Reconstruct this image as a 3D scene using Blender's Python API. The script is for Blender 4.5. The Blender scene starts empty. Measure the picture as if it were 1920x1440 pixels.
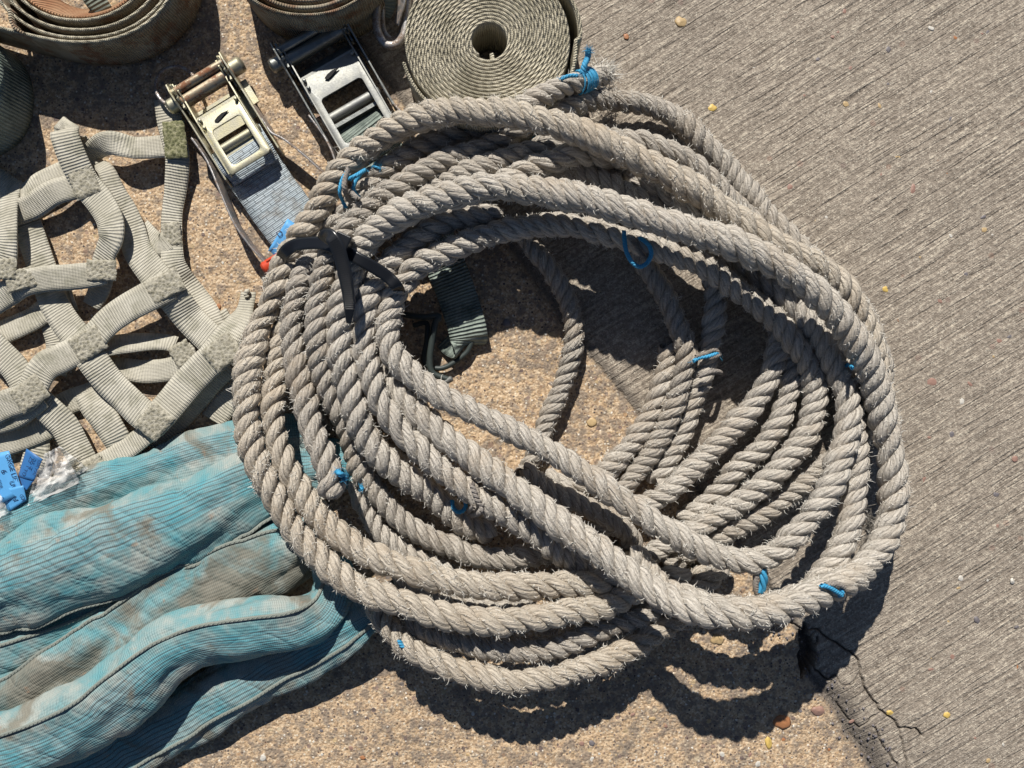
import bpy, math, random
import numpy as np
from mathutils import Vector, noise
random.seed(7); rng = np.random.default_rng(7)
scn = bpy.context.scene; COL = scn.collection
HC = 1442.0            # camera height, in "ground units" (1 unit = 0.416 mm, one photo pixel on the ground)
S = 0.6 / HC
SH = (0.24, 1.15)      # shadow offset (right, down) per unit of height
# ------------------------------------------------------------------ camera, sky, sun
cam = bpy.data.cameras.new('camera'); co = bpy.data.objects.new('camera', cam); COL.objects.link(co)
co.location = (0, 0, HC * S); co.rotation_euler = (0, 0, 0)
cam.sensor_width = 36; cam.lens = 36 * HC / 1920; cam.clip_start = 0.01; cam.clip_end = 50
scn.camera = co
sd = Vector((-SH[0], SH[1], 1)).normalized()
elev = math.asin(sd.z); azi = math.atan2(sd.x, sd.y)
w = bpy.data.worlds.new('World'); scn.world = w; w.use_nodes = True
nt = w.node_tree; sky = nt.nodes.new('ShaderNodeTexSky'); sky.sky_type = 'NISHITA'; sky.sun_disc = False
sky.air_density = 0.7; sky.dust_density = 0.3; sky.sun_elevation = elev; sky.sun_rotation = azi
bg = nt.nodes['Background']; bg.inputs['Strength'].default_value = 0.05
nt.links.new(sky.outputs[0], bg.inputs[0])
sl = bpy.data.lights.new('sun', 'SUN'); sl.energy = 5.0; sl.angle = math.radians(0.55); sl.color = (1.0, 0.955, 0.89)
so = bpy.data.objects.new('sun', sl); COL.objects.link(so); so.rotation_euler = sd.to_track_quat('Z', 'Y').to_euler()
scn.view_settings.view_transform = 'Standard'; scn.view_settings.look = 'None'
scn.view_settings.exposure = 0.3; scn.view_settings.gamma = 1; scn.view_settings.use_curve_mapping = False
scn.render.engine = 'CYCLES'

# ------------------------------------------------------------------ helpers
def P(x, y, h=0.0):
    k = 1 - h / HC
    return np.array(((x - 960) * k * S, (720 - y) * k * S, h * S))
def PA(pts):
    a = np.array(pts, float); k = 1 - a[:, 2] / HC
    return np.stack(((a[:, 0] - 960) * k * S, (720 - a[:, 1]) * k * S, a[:, 2] * S), 1)
def proj(Q):
    h = Q[:, 2] / S; k = 1 - h / HC
    return np.stack((Q[:, 0] / S / k + 960, 720 - Q[:, 1] / S / k), 1)
def tag(o, label=None, cat=None, group=None, kind=None):
    for k, v in (('label', label), ('category', cat), ('group', group), ('kind', kind)):
        if v: o[k] = v
    return o
def thing(name, label, cat, loc, group=None):
    o = bpy.data.objects.new(name, None); COL.objects.link(o); o.empty_display_size = 0.01
    o.location = loc; return tag(o, label, cat, group)
def origin(parent):
    v = Vector((0, 0, 0))
    while parent is not None: v += Vector(parent.location); parent = parent.parent
    return np.array(v)
def mesh(name, V, F, mat, parent=None, uv=None, smooth=True, mats=None, fm=None, attrs=None):
    V = np.asarray(V, float)
    if parent is not None: off = origin(parent); loc = (0, 0, 0)
    else:
        lo, hi = V.min(0), V.max(0); off = np.array(((lo[0] + hi[0]) / 2, (lo[1] + hi[1]) / 2, lo[2])); loc = tuple(off)
    V = (V - off).astype(np.float32)
    me = bpy.data.meshes.new(name)
    if isinstance(F, np.ndarray):
        n, k = F.shape; me.vertices.add(len(V)); me.vertices.foreach_set('co', V.ravel())
        me.loops.add(n * k); me.loops.foreach_set('vertex_index', F.astype(np.int32).ravel())
        me.polygons.add(n); me.polygons.foreach_set('loop_start', np.arange(0, n * k, k, dtype=np.int32))
        me.update(calc_edges=True)
    else:
        me.from_pydata([tuple(v) for v in V], [], [tuple(int(i) for i in f) for f in F]); me.update()
    if smooth: me.polygons.foreach_set('use_smooth', np.ones(len(me.polygons), bool))
    if uv is not None:
        ul = me.uv_layers.new(name='UVMap'); ul.data.foreach_set('uv', np.asarray(uv, np.float32).ravel())
    if attrs:
        for k, a in attrs.items():
            at = me.attributes.new(k, 'FLOAT', 'POINT'); at.data.foreach_set('value', np.asarray(a, np.float32))
    for m in (mats or [mat]): me.materials.append(m)
    if fm is not None: me.polygons.foreach_set('material_index', np.asarray(fm, np.int32))
    o = bpy.data.objects.new(name, me); COL.objects.link(o); o.location = loc
    if parent is not None: o.parent = parent
    return o
def bevel(o, wd=0.8, seg=2):
    m = o.modifiers.new('bevel', 'BEVEL'); m.width = wd * S; m.segments = seg; m.limit_method = 'ANGLE'; return o
def catmull(A, step):
    """resample control points (n,k) at about `step` (units of first two cols already scaled)"""
    A = np.asarray(A, float); n = len(A)
    B = np.vstack((2 * A[0] - A[1], A, 2 * A[-1] - A[-2])); out = []
    for i in range(n - 1):
        p0, p1, p2, p3 = B[i:i + 4]
        m = 10; t = np.linspace(0, 1, m, endpoint=False)[:, None]
        out.append(.5 * ((2 * p1) + (-p0 + p2) * t + (2 * p0 - 5 * p1 + 4 * p2 - p3) * t ** 2 + (-p0 + 3 * p1 - 3 * p2 + p3) * t ** 3))
    C = np.vstack(out + [A[-1:]])
    return resample(C, step)
def resample(C, step, cols=3):
    d = np.linalg.norm(np.diff(C[:, :cols], axis=0), axis=1); s = np.concatenate(([0], np.cumsum(d)))
    n = max(3, int(s[-1] / step) + 1); q = np.linspace(0, s[-1], n)
    return np.stack([np.interp(q, s, C[:, k]) for k in range(C.shape[1])], 1)
def unit(a): return a / np.maximum(np.linalg.norm(a, axis=-1, keepdims=True), 1e-12)
def tangents(Q): return unit(np.gradient(Q, axis=0))
def smoothnoise(n, scale, amp):
    k = max(4, int(n / scale) + 3); a = rng.normal(0, amp, k)
    x = np.linspace(0, k - 1.001, n); i = x.astype(int); f = x - i; f = f * f * (3 - 2 * f)
    return a[i] * (1 - f) + a[np.minimum(i + 1, k - 1)] * f
def gridfaces(n, m, closed):
    """n rings x m points"""
    i = np.arange(n - 1)[:, None]; j = np.arange(m if closed else m - 1)[None, :]
    a = i * m + j; b = i * m + (j + 1) % m
    return np.stack((a, b, b + m, a + m), -1).reshape(-1, 4)
def griduv(U, n, m, closed, vs=None):
    """U (n,), v 0..1 (or vs (m+1,)) per loop"""
    mm = m if closed else m - 1
    v = np.arange(mm + 1) / mm if vs is None else np.asarray(vs)
    u0 = np.repeat(U[:-1], mm); u1 = np.repeat(U[1:], mm); v0 = np.tile(v[:-1], n - 1); v1 = np.tile(v[1:], n - 1)
    return np.stack((np.stack((u0, v0), -1), np.stack((u0, v1), -1), np.stack((u1, v1), -1), np.stack((u1, v0), -1)), 1).reshape(-1, 2)
def tubegeo(Q, R, m=8, N=None):
    """round tube along world points Q, radius R (scalar or array, world)"""
    n = len(Q); T = tangents(Q); R = np.broadcast_to(np.asarray(R, float), (n,))
    if N is None:
        up = np.array((0, 0, 1.)); 
        if abs(T[:, 2]).max() > .95: up = unit(np.array((.3, .9, .2)))
        A = unit(np.cross(T, up)); N = np.cross(A, T)
    else: A = np.cross(T, N)
    th = np.arange(m) * 2 * math.pi / m
    V = Q[:, None, :] + R[:, None, None] * (np.cos(th)[None, :, None] * N[:, None, :] + np.sin(th)[None, :, None] * A[:, None, :])
    s = np.concatenate(([0], np.cumsum(np.linalg.norm(np.diff(Q, axis=0), axis=1)))) / S
    return V.reshape(-1, 3), gridfaces(n, m, True), griduv(s, n, m, True)
class G:
    """collect geometry into one mesh"""
    def __init__(s): s.V = []; s.F = []; s.U = []; s.n = 0
    def add(s, V, F, U=None):
        F = np.asarray(F); s.V.append(np.asarray(V, float)); s.F.append(F + s.n); s.n += len(V)
        s.U.append(U if U is not None else np.zeros((F.size, 2)))
        return s
    def tube(s, pts, r, m=8, caps=True, step=3, smooth=True, raw=False):
        Q = np.asarray(pts, float) if raw else PA(pts)
        if smooth and len(Q) > 2: Q = catmull(Q, step * S)
        elif not smooth: pass
        V, F, U = tubegeo(Q, np.asarray(r) * S if np.ndim(r) == 0 else np.interp(np.linspace(0, 1, len(Q)), np.linspace(0, 1, len(r)), r) * S, m)
        s.add(V, F, U)
        if caps:
            for e, ring in ((0, V[:m]), (-1, V[-m:])):
                c = ring.mean(0); t = (Q[0] - Q[1]) if e == 0 else (Q[-1] - Q[-2]); t = unit(t)
                rr = np.linalg.norm(ring[0] - c); c2 = c + t * rr * .5
                mid = c + (ring - c) * .8 + t * rr * .35
                VV = np.vstack((ring, mid, c2[None])); ff = [(j, (j + 1) % m, m + (j + 1) % m, m + j) for j in range(m)] + [(m + j, m + (j + 1) % m, 2 * m, 2 * m) for j in range(m)]
                if e == 0: ff = [f[::-1] for f in ff]
                s.add(VV, np.array(ff))
        return s
    def prism(s, poly, T, z0, z1):
        """poly (k,2) extruded z0..z1, T maps (k,3)->world; quads/ngons fan"""
        k = len(poly); a = np.array([(p[0], p[1], z0) for p in poly]); b = np.array([(p[0], p[1], z1) for p in poly])
        c0 = a.mean(0)[None]; c1 = b.mean(0)[None]
        V = T(np.vstack((a, b, c0, c1))); F = []
        for j in range(k):
            j2 = (j + 1) % k
            F += [(j, j2, k + j2, k + j), (2 * k, j2, j, 2 * k), (2 * k + 1, k + j, k + j2, 2 * k + 1)]
        F = [f for f in F]
        s.add(V, np.array(F)); return s
    def build(s, name, mat, parent=None, smooth=True, **kw):
        F = np.vstack(s.F); V = np.vstack(s.V); U = np.vstack(s.U)
        deg = (F[:, 2] == F[:, 3]) | (F[:, 0] == F[:, 3])
        if deg.any():
            # degenerate quads -> build through pydata
            Fl = []; Ul = []
            U4 = U.reshape(-1, 4, 2)
            for f, u in zip(F, U4):
                seen = []; uu = []
                for i, q in zip(f, u):
                    if i not in seen: seen.append(i); uu.append(q)
                Fl.append(seen); Ul += uu
            return mesh(name, V, Fl, mat, parent, np.array(Ul), smooth, **kw)
        return mesh(name, V, F, mat, parent, U, smooth, **kw)
def sweep(Q, side, wd, th, m=6, crown=0.0, wn=0.0, shrink=None):
    """flat strap: Q (n,3) world centre line, side (n,3) unit width direction; returns V,F,U (u along, v across in units)"""
    n = len(Q); T = tangents(Q); side = unit(side - (side * T).sum(1, keepdims=True) * T); N = np.cross(side, T)
    wd = np.broadcast_to(np.asarray(wd, float), (n,)) * S; x = np.linspace(-.5, .5, m)
    cr = crown * S * (1 - (2 * x) ** 2)
    top = Q[:, None] + side[:, None] * (x[None, :, None] * wd[:, None, None]) + N[:, None] * (th * S / 2 + cr)[None, :, None]
    bot = Q[:, None] + side[:, None] * (x[None, ::-1, None] * wd[:, None, None]) + N[:, None] * (-th * S / 2 + cr[::-1])[None, :, None]
    V = np.concatenate((top, bot), 1).reshape(-1, 3); M = 2 * m
    s = np.concatenate(([0], np.cumsum(np.linalg.norm(np.diff(Q, axis=0), axis=1)))) / S
    wv = float(wd.mean() / S); xs = np.concatenate((x * wv, (x[::-1]) * wv + 0.0, [x[0] * wv]))
    F = gridfaces(n, M, True); U = griduv(s, n, M, True, xs)
    caps = []
    for j in range(m - 1): caps += [(j + 1, j, M - 1 - j, M - 2 - j), ((n - 1) * M + j, (n - 1) * M + j + 1, (n - 1) * M + M - 2 - j, (n - 1) * M + M - 1 - j)]
    F = np.vstack((F, np.array(caps))); U = np.vstack((U, np.zeros((len(caps) * 4, 2))))
    return V, F, U
def ribbon(g, pts, wd, th=3.2, step=4, roll=0.0, crown=0.0, tilt=None, m=6):
    """strap lying roughly flat; roll (deg) array along its length"""
    A = catmull(PA(pts), step * S); T = tangents(A); up = np.array((0, 0, 1.))
    T2 = T.copy(); T2[:, 2] = 0; side = unit(np.cross(unit(T2), up))
    n = len(A); r = np.radians(np.interp(np.linspace(0, 1, n), np.linspace(0, 1, np.size(roll)), np.atleast_1d(roll)))
    side = side * np.cos(r)[:, None] + up[None] * np.sin(r)[:, None]
    if np.ndim(wd): wd = np.interp(np.linspace(0, 1, n), np.linspace(0, 1, len(wd)), wd)
    wd = wd * (1 + smoothnoise(n, 14, .012))
    g.add(*sweep(A, side, wd, th, m, crown)); return A

# ------------------------------------------------------------------ materials
class M:
    def __init__(s, name, rough=.8, metal=0.0, spec=.3):
        s.m = bpy.data.materials.new(name); s.m.use_nodes = True; s.t = s.m.node_tree
        s.b = s.t.nodes['Principled BSDF']; s.b.inputs['Roughness'].default_value = rough
        s.b.inputs['Metallic'].default_value = metal; s.b.inputs['Specular IOR Level'].default_value = spec
    def n(s, typ, **kw):
        nd = s.t.nodes.new('ShaderNode' + typ)
        for k, v in kw.items():
            if k in nd.inputs.keys(): s.set(nd.inputs[k], v)
            else: setattr(nd, k, v)
        return nd
    def set(s, sock, v):
        if hasattr(v, 'is_output') or isinstance(v, bpy.types.NodeSocket): s.t.links.new(v, sock)
        else: sock.default_value = v
    def ob(s, scale=1 / S, sc=(1, 1, 1), rot=0):
        c = s.n('TexCoord').outputs['Object']; mp = s.n('Mapping', Vector=c)
        mp.inputs['Rotation'].default_value = (0, 0, rot); 
        mp.inputs['Scale'].default_value = (1 / S, 1 / S, 1 / S) if True else 0
        if sc != (1, 1, 1):
            m2 = s.n('Mapping', Vector=mp.outputs[0]); m2.inputs['Scale'].default_value = sc; return m2.outputs[0]
        return mp.outputs[0]
    def uv(s): return s.n('TexCoord').outputs['UV']
    def sep(s, v): o = s.n('SeparateXYZ', Vector=v).outputs; return o[0], o[1], o[2]
    def noise(s, vec, scale, detail=3, rough=.55, dist=0): 
        return s.n('TexNoise', Vector=vec, Scale=scale, Detail=detail, Roughness=rough, Distortion=dist).outputs[0]
    def vor(s, vec, scale, feature='F1'):
        nd = s.n('TexVoronoi', Vector=vec, Scale=scale, feature=feature); return nd.outputs
    def math(s, op, a, b=0.0, c=0.0, clamp=False):
        nd = s.n('Math', operation=op, use_clamp=clamp); s.set(nd.inputs[0], a); s.set(nd.inputs[1], b)
        if op in ('MULTIPLY_ADD', 'SMOOTH_MIN', 'SMOOTH_MAX'): s.set(nd.inputs[2], c)
        return nd.outputs[0]
    def ramp(s, f, stops, interp='LINEAR'):
        nd = s.n('ValToRGB'); cr = nd.color_ramp; cr.interpolation = interp
        while len(cr.elements) < len(stops): cr.elements.new(.5)
        for e, (p, c) in zip(cr.elements, stops): e.position = p; e.color = (*c, 1) if np.ndim(c) else (c, c, c, 1)
        s.set(nd.inputs[0], f); return nd.outputs[0]
    def step(s, f, a, b): 
        nd = s.n('MapRange'); s.set(nd.inputs[0], f); nd.inputs[1].default_value = a; nd.inputs[2].default_value = b; nd.clamp = True
        return nd.outputs[0]
    def mix(s, f, a, b, mode='MIX'):
        nd = s.n('Mix', data_type='RGBA', blend_type=mode); s.set(nd.inputs[0], f)
        for i, v in ((6, a), (7, b)): s.set(nd.inputs[i], (*v, 1) if isinstance(v, tuple) and len(v) == 3 else v)
        return nd.outputs[2]
    def attr(s, name): return s.n('Attribute', attribute_name=name).outputs['Fac']
    def bump(s, h, dist, strength=1.0, prev=None):
        nd = s.n('Bump', Strength=strength, Distance=dist * S); s.set(nd.inputs['Height'], h)
        if prev is not None: s.set(nd.inputs['Normal'], prev)
        return nd.outputs[0]
    def out(s, color=None, normal=None, rough=None):
        if color is not None: s.set(s.b.inputs['Base Color'], (*color, 1) if isinstance(color, tuple) else color)
        if normal is not None: s.set(s.b.inputs['Normal'], normal)
        if rough is not None: s.set(s.b.inputs['Roughness'], rough)
        return s.m

def ground_mat():
    m = M('ground_concrete', .9, spec=.25); v = m.ob()
    wob = m.n('TexNoise', Vector=v, Scale=.06, Detail=2)
    # exposed aggregate
    f1 = m.vor(v, .30); f2 = m.vor(v, .17); f3 = m.vor(v, .055)
    r1 = m.sep(f1['Color'])[0]; r2 = m.sep(f2['Color'])[1]; r3 = m.sep(f3['Color'])[0]; r3b = m.sep(f3['Color'])[1]
    n1_ = m.noise(v, .25, 3, .7); big = m.noise(v, .010, 5, .6)
    c = m.ramp(m.math('ADD', m.math('MULTIPLY', r1, .55), m.math('MULTIPLY', n1_, .5)), [(.16, (.20, .14, .09)), (.34, (.39, .27, .165)), (.52, (.50, .36, .225)), (.72, (.58, .44, .29)), (.92, (.74, .64, .49))])
    blot = m.step(m.math('ADD', m.math('MULTIPLY', m.noise(v, .05, 5, .65), .75), m.math('MULTIPLY', big, .3)), .50, .59)
    c = m.mix(m.math('MULTIPLY', blot, .72), c, m.mix(n1_, (.10, .085, .075), (.27, .225, .185)))
    mid = m.ramp(r2, [(0, (.09, .07, .062)), (.2, (.19, .15, .125)), (.45, (.30, .21, .15)), (.65, (.50, .36, .20)), (.85, (.52, .44, .33)), (1, (.70, .66, .58))])
    c = m.mix(m.math('MULTIPLY', m.math('LESS_THAN', f2['Distance'], m.math('MULTIPLY_ADD', r1, .16, .26)), m.step(m.sep(f2['Color'])[0], .48, .52)), c, mid)
    st = m.ramp(r3b, [(0, (.12, .09, .085)), (.25, (.24, .17, .14)), (.5, (.42, .27, .15)), (.7, (.19, .165, .15)), (.88, (.46, .34, .19)), (1, (.5, .42, .3))])
    d3 = m.math('ADD', f3['Distance'], m.math('MULTIPLY', m.noise(v, .16), .16))
    stm = m.math('MULTIPLY', m.math('LESS_THAN', d3, m.math('MULTIPLY_ADD', m.sep(f3['Color'])[2], .24, .22)), m.math('GREATER_THAN', r3, .42))
    c = m.mix(m.math('MULTIPLY', stm, .9), c, st)
    f4 = m.vor(v, .11); c = m.mix(m.math('MULTIPLY', m.math('LESS_THAN', f4['Distance'], .17), m.math('GREATER_THAN', m.sep(f4['Color'])[0], .6)), c, m.ramp(m.sep(f4['Color'])[1], [(0, (.05, .03, .025)), (.45, (.13, .06, .04)), (.6, (.75, .70, .60)), (1, (.60, .38, .16))]))
    c = m.mix(m.step(m.noise(v, .02, 4, .6), .56, .72), c, m.mix(.30, c, (.10, .09, .08)))
    hA = m.math('ADD', m.math('MULTIPLY', f1['Distance'], -.5), m.math('MULTIPLY', m.noise(v, .12, 4), 1.6))
    hA = m.math('ADD', hA, m.math('MULTIPLY', f2['Distance'], -1.4)); hA = m.math('ADD', hA, m.math('MULTIPLY', m.noise(v, .05, 4, .6), 3.5))
    # brushed slab
    rv = m.ob(rot=math.radians(-32)); x, y, z = m.sep(rv)
    wav = m.math('MULTIPLY', m.noise(v, .012, 2), 6)
    def stretch(kx, ky): return m.n('CombineXYZ', X=m.math('MULTIPLY', x, kx), Y=m.math('MULTIPLY', m.math('ADD', y, wav), ky), Z=0.0).outputs[0]
    g1 = m.noise(stretch(.012, .11), 1, 2, .7); g2 = m.noise(stretch(.02, .27), 1, 2, .6); gr = m.math('ADD', m.math('MULTIPLY', m.noise(v, .33, 3, .75), .5), m.math('MULTIPLY', m.noise(v, .15, 2, .6), .5)); g4 = m.noise(stretch(.006, .05), 1, 2, .5)
    patch = m.step(m.noise(v, .009, 3), .35, .62); g1 = m.math('MULTIPLY_ADD', m.math('SUBTRACT', g1, .5), m.math('MULTIPLY_ADD', patch, .75, .65), .5)
    gg = m.math('ADD', m.math('MULTIPLY', g1, .82), m.math('MULTIPLY', g2, .45))
    hb = m.math('ADD', m.math('MULTIPLY', gg, 3.4), m.math('MULTIPLY', gr, 3.8))
    hb = m.math('ADD', hb, m.math('MULTIPLY', m.step(m.noise(stretch(.008, .145), 1, 1, .5), .42, .33), -.9))
    hb = m.math('ADD', hb, m.math('MULTIPLY', g4, .8))
    t = m.math('ADD', m.math('MULTIPLY', gg, .42), m.math('MULTIPLY', gr, .92))
    line = m.step(m.noise(stretch(.008, .145), 1, 1, .5), .40, .33)
    cb = m.ramp(t, [(.46, (.11, .088, .067)), (.57, (.185, .153, .120)), (.66, (.25, .21, .166)), (.75, (.33, .28, .225)), (.88, (.56, .49, .385))])
    cb = m.mix(m.math('MULTIPLY', line, m.math('MULTIPLY', m.math('MULTIPLY_ADD', patch, .35, .12), m.step(gr, .62, .45))), cb, (.075, .06, .048))
    q = m.vor(v, .3); qs = m.math('MULTIPLY', m.math('GREATER_THAN', m.sep(q['Color'])[0], .80), m.math('LESS_THAN', q['Distance'], .38))
    cb = m.mix(m.math('MULTIPLY', qs, .7), cb, (.58, .53, .43))
    q2 = m.vor(v, .036); q2s = m.math('MULTIPLY', m.math('GREATER_THAN', m.sep(q2['Color'])[0], .90), m.math('LESS_THAN', m.math('ADD', q2['Distance'], m.math('MULTIPLY', m.noise(v, .25), .1)), .26))
    cb = m.mix(m.math('MULTIPLY', q2s, .55), cb, m.ramp(m.sep(q2['Color'])[2], [(0, (.19, .13, .11)), (.5, (.30, .20, .15)), (1, (.13, .125, .14))]))
    cb = m.mix(m.step(m.noise(v, .005, 4), .4, .7), cb, m.mix(.15, cb, (.13, .115, .10)))
    sl = m.attr('slab'); di = m.attr('dirt')
    slm = m.step(m.math('ADD', sl, m.math('MULTIPLY', m.math('SUBTRACT', m.noise(v, .09, 4), .5), 14)), -3, 3)
    col = m.mix(slm, c, cb)
    dm = m.math('MULTIPLY', di, m.math('MULTIPLY_ADD', m.noise(v, .12, 4), .7, .55), clamp=True)
    dc = m.ramp(m.noise(v, .45, 3, .7), [(.3, (.055, .048, .042)), (.55, (.14, .12, .10)), (.75, (.30, .27, .23))])
    col = m.mix(dm, col, dc)
    n1 = m.bump(m.mix(slm, m.n('CombineXYZ', X=hA, Y=hA, Z=hA).outputs[0], m.n('CombineXYZ', X=hb, Y=hb, Z=hb).outputs[0]), 1.05, 1.0)
    return m.out(col, n1)

def rope_mat(tint=(1, 1, 1), name='weathered_rope'):
    m = M(name, .62, spec=.35); u, v, _ = m.sep(m.uv()); ob = m.ob()
    ph = m.math('ADD', m.math('MULTIPLY', v, 7 * 2 * math.pi), m.math('MULTIPLY', u, 7 * 2 * math.pi / 54.0))
    ph = m.math('ADD', ph, m.math('MULTIPLY', m.noise(ob, .05, 2), 6))
    yarn = m.math('SINE', ph)
    fv = m.n('CombineXYZ', X=m.math('MULTIPLY', u, .035), Y=m.math('ADD', m.math('MULTIPLY', v, 26), m.math('MULTIPLY', u, 26 / 54.0)), Z=m.math('MULTIPLY', u, .01)).outputs[0]
    fib = m.noise(fv, 1, 3, .65)
    fluff = m.noise(ob, .35, 3, .7)
    h = m.math('ADD', m.math('MULTIPLY', m.math('ABSOLUTE', m.math('SINE', m.math('MULTIPLY', ph, .5))), .9), m.math('MULTIPLY', fib, 1.6))
    h = m.math('ADD', h, m.math('MULTIPLY', fluff, 1.5))
    T = lambda c: tuple(a * b for a, b in zip(c, tint))
    val = m.math('ADD', m.math('MULTIPLY', fib, .65), m.math('MULTIPLY', fluff, .4))
    c = m.ramp(val, [(.30, T((.15, .13, .108))), (.45, T((.40, .36, .305))), (.60, T((.58, .535, .465))), (.8, T((.76, .72, .65)))])
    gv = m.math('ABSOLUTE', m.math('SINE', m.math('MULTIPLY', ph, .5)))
    c = m.mix(m.step(gv, .28, .0), c, m.mix(.5, c, T((.045, .038, .032))))  # yarn grooves coloured darker to deepen their shade
    c = m.mix(m.step(m.noise(ob, .011, 4, .6), .5, .75), c, m.mix(.45, c, T((.36, .27, .175))))
    c = m.mix(m.step(m.noise(ob, .03, 3), .58, .75), c, m.mix(.35, c, T((.19, .175, .15))))
    return m.out(c, m.bump(h, 1.9, 1.0))

def web_mat(name, cols, rc=.35, rib=5.2, ribh=1.0, fleck=.25, stain=None, diag=False, rough=.75, block=False):
    m = M(name, rough, spec=.3); u, v, _ = m.sep(m.uv()); ob = m.ob()
    wv = m.math('SINE', m.math('MULTIPLY', m.math('ADD', u, m.math('MULTIPLY', m.noise(ob, .02, 2), 4)), 2 * math.pi / rib))
    th = m.math('SINE', m.math('MULTIPLY', v, 2 * math.pi / 2.6))
    f = m.noise(ob, .3, 3, .7); big = m.noise(ob, .018, 4, .6)
    t = m.math('ADD', m.math('MULTIPLY', f, fleck * 1.4), m.math('MULTIPLY_ADD', big, 1.0, -.15 * fleck))
    c = m.ramp(t, [(.25, cols[0]), (.5, cols[1]), (.75, cols[2])])
    if stain: c = m.mix(m.math('MULTIPLY', m.step(m.noise(ob, .03, 4, .65), .5, .66), .8), c, stain)
    h = m.math('ADD', m.math('MULTIPLY', wv, ribh), m.math('MULTIPLY', th, .25))
    if block:   # woven brick pattern
        br = m.n('TexBrick', Vector=m.n('CombineXYZ', X=v, Y=u, Z=0.0).outputs[0], Scale=1.0)
        br.inputs['Mortar Size'].default_value = 1.1; br.inputs['Brick Width'].default_value = 21; br.inputs['Row Height'].default_value = 9.5; br.inputs['Mortar Smooth'].default_value = .6
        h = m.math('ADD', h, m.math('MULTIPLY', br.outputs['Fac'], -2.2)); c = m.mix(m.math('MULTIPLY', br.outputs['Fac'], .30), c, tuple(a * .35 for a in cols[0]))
    h = m.math('ADD', h, m.math('MULTIPLY', f, .9))
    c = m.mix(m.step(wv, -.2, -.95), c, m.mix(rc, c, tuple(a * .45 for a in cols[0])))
    return m.out(c, m.bump(h, .95, .9))

def stitch_mat(name, cols):
    m = M(name, .9, spec=.15); ob = m.ob(); a = m.noise(ob, .22, 4, .7, 1.2); vo = m.vor(ob, .16)
    c = m.ramp(m.math('ADD', m.math('MULTIPLY', a, .7), m.math('MULTIPLY', vo['Distance'], .4)), [(.35, cols[0]), (.55, cols[1]), (.75, cols[2])])
    return m.out(c, m.bump(m.math('ADD', m.math('MULTIPLY', a, 2.5), m.math('MULTIPLY', vo['Distance'], -2)), 1.0, .9))

def metal_mat(name, c0, c1, rough=.32, rust=None, metal=.9):
    m = M(name, rough, metal, .5); ob = m.ob(); a = m.noise(ob, .05, 5, .6); b = m.noise(ob, .35, 3, .7)
    c = m.mix(m.step(a, .38, .62), c0, c1)
    rg = m.math('MULTIPLY_ADD', b, .35, rough - .12)
    if rust:
        k = m.step(m.math('ADD', m.math('MULTIPLY', a, .6), m.math('MULTIPLY', b, .5)), .52, .62); c = m.mix(k, c, rust)
        m.set(m.b.inputs['Metallic'], m.math('MULTIPLY_ADD', k, -.8, metal)); rg = m.math('MULTIPLY_ADD', k, .4, rg)
    return m.out(c, m.bump(b, .35, .6), rg)
def plain(name, c, rough=.6, metal=0, spec=.4, b=.5, sc=.2, var=.25):
    m = M(name, rough, metal, spec); ob = m.ob(); a = m.noise(ob, sc, 4, .65); l = m.noise(ob, .02, 3)
    return m.out(m.mix(m.math('MULTIPLY', m.math('ADD', a, l), .5), tuple(x * (1 - var) for x in c), tuple(min(1, x * (1 + var)) for x in c)), m.bump(a, b, .8))

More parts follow.
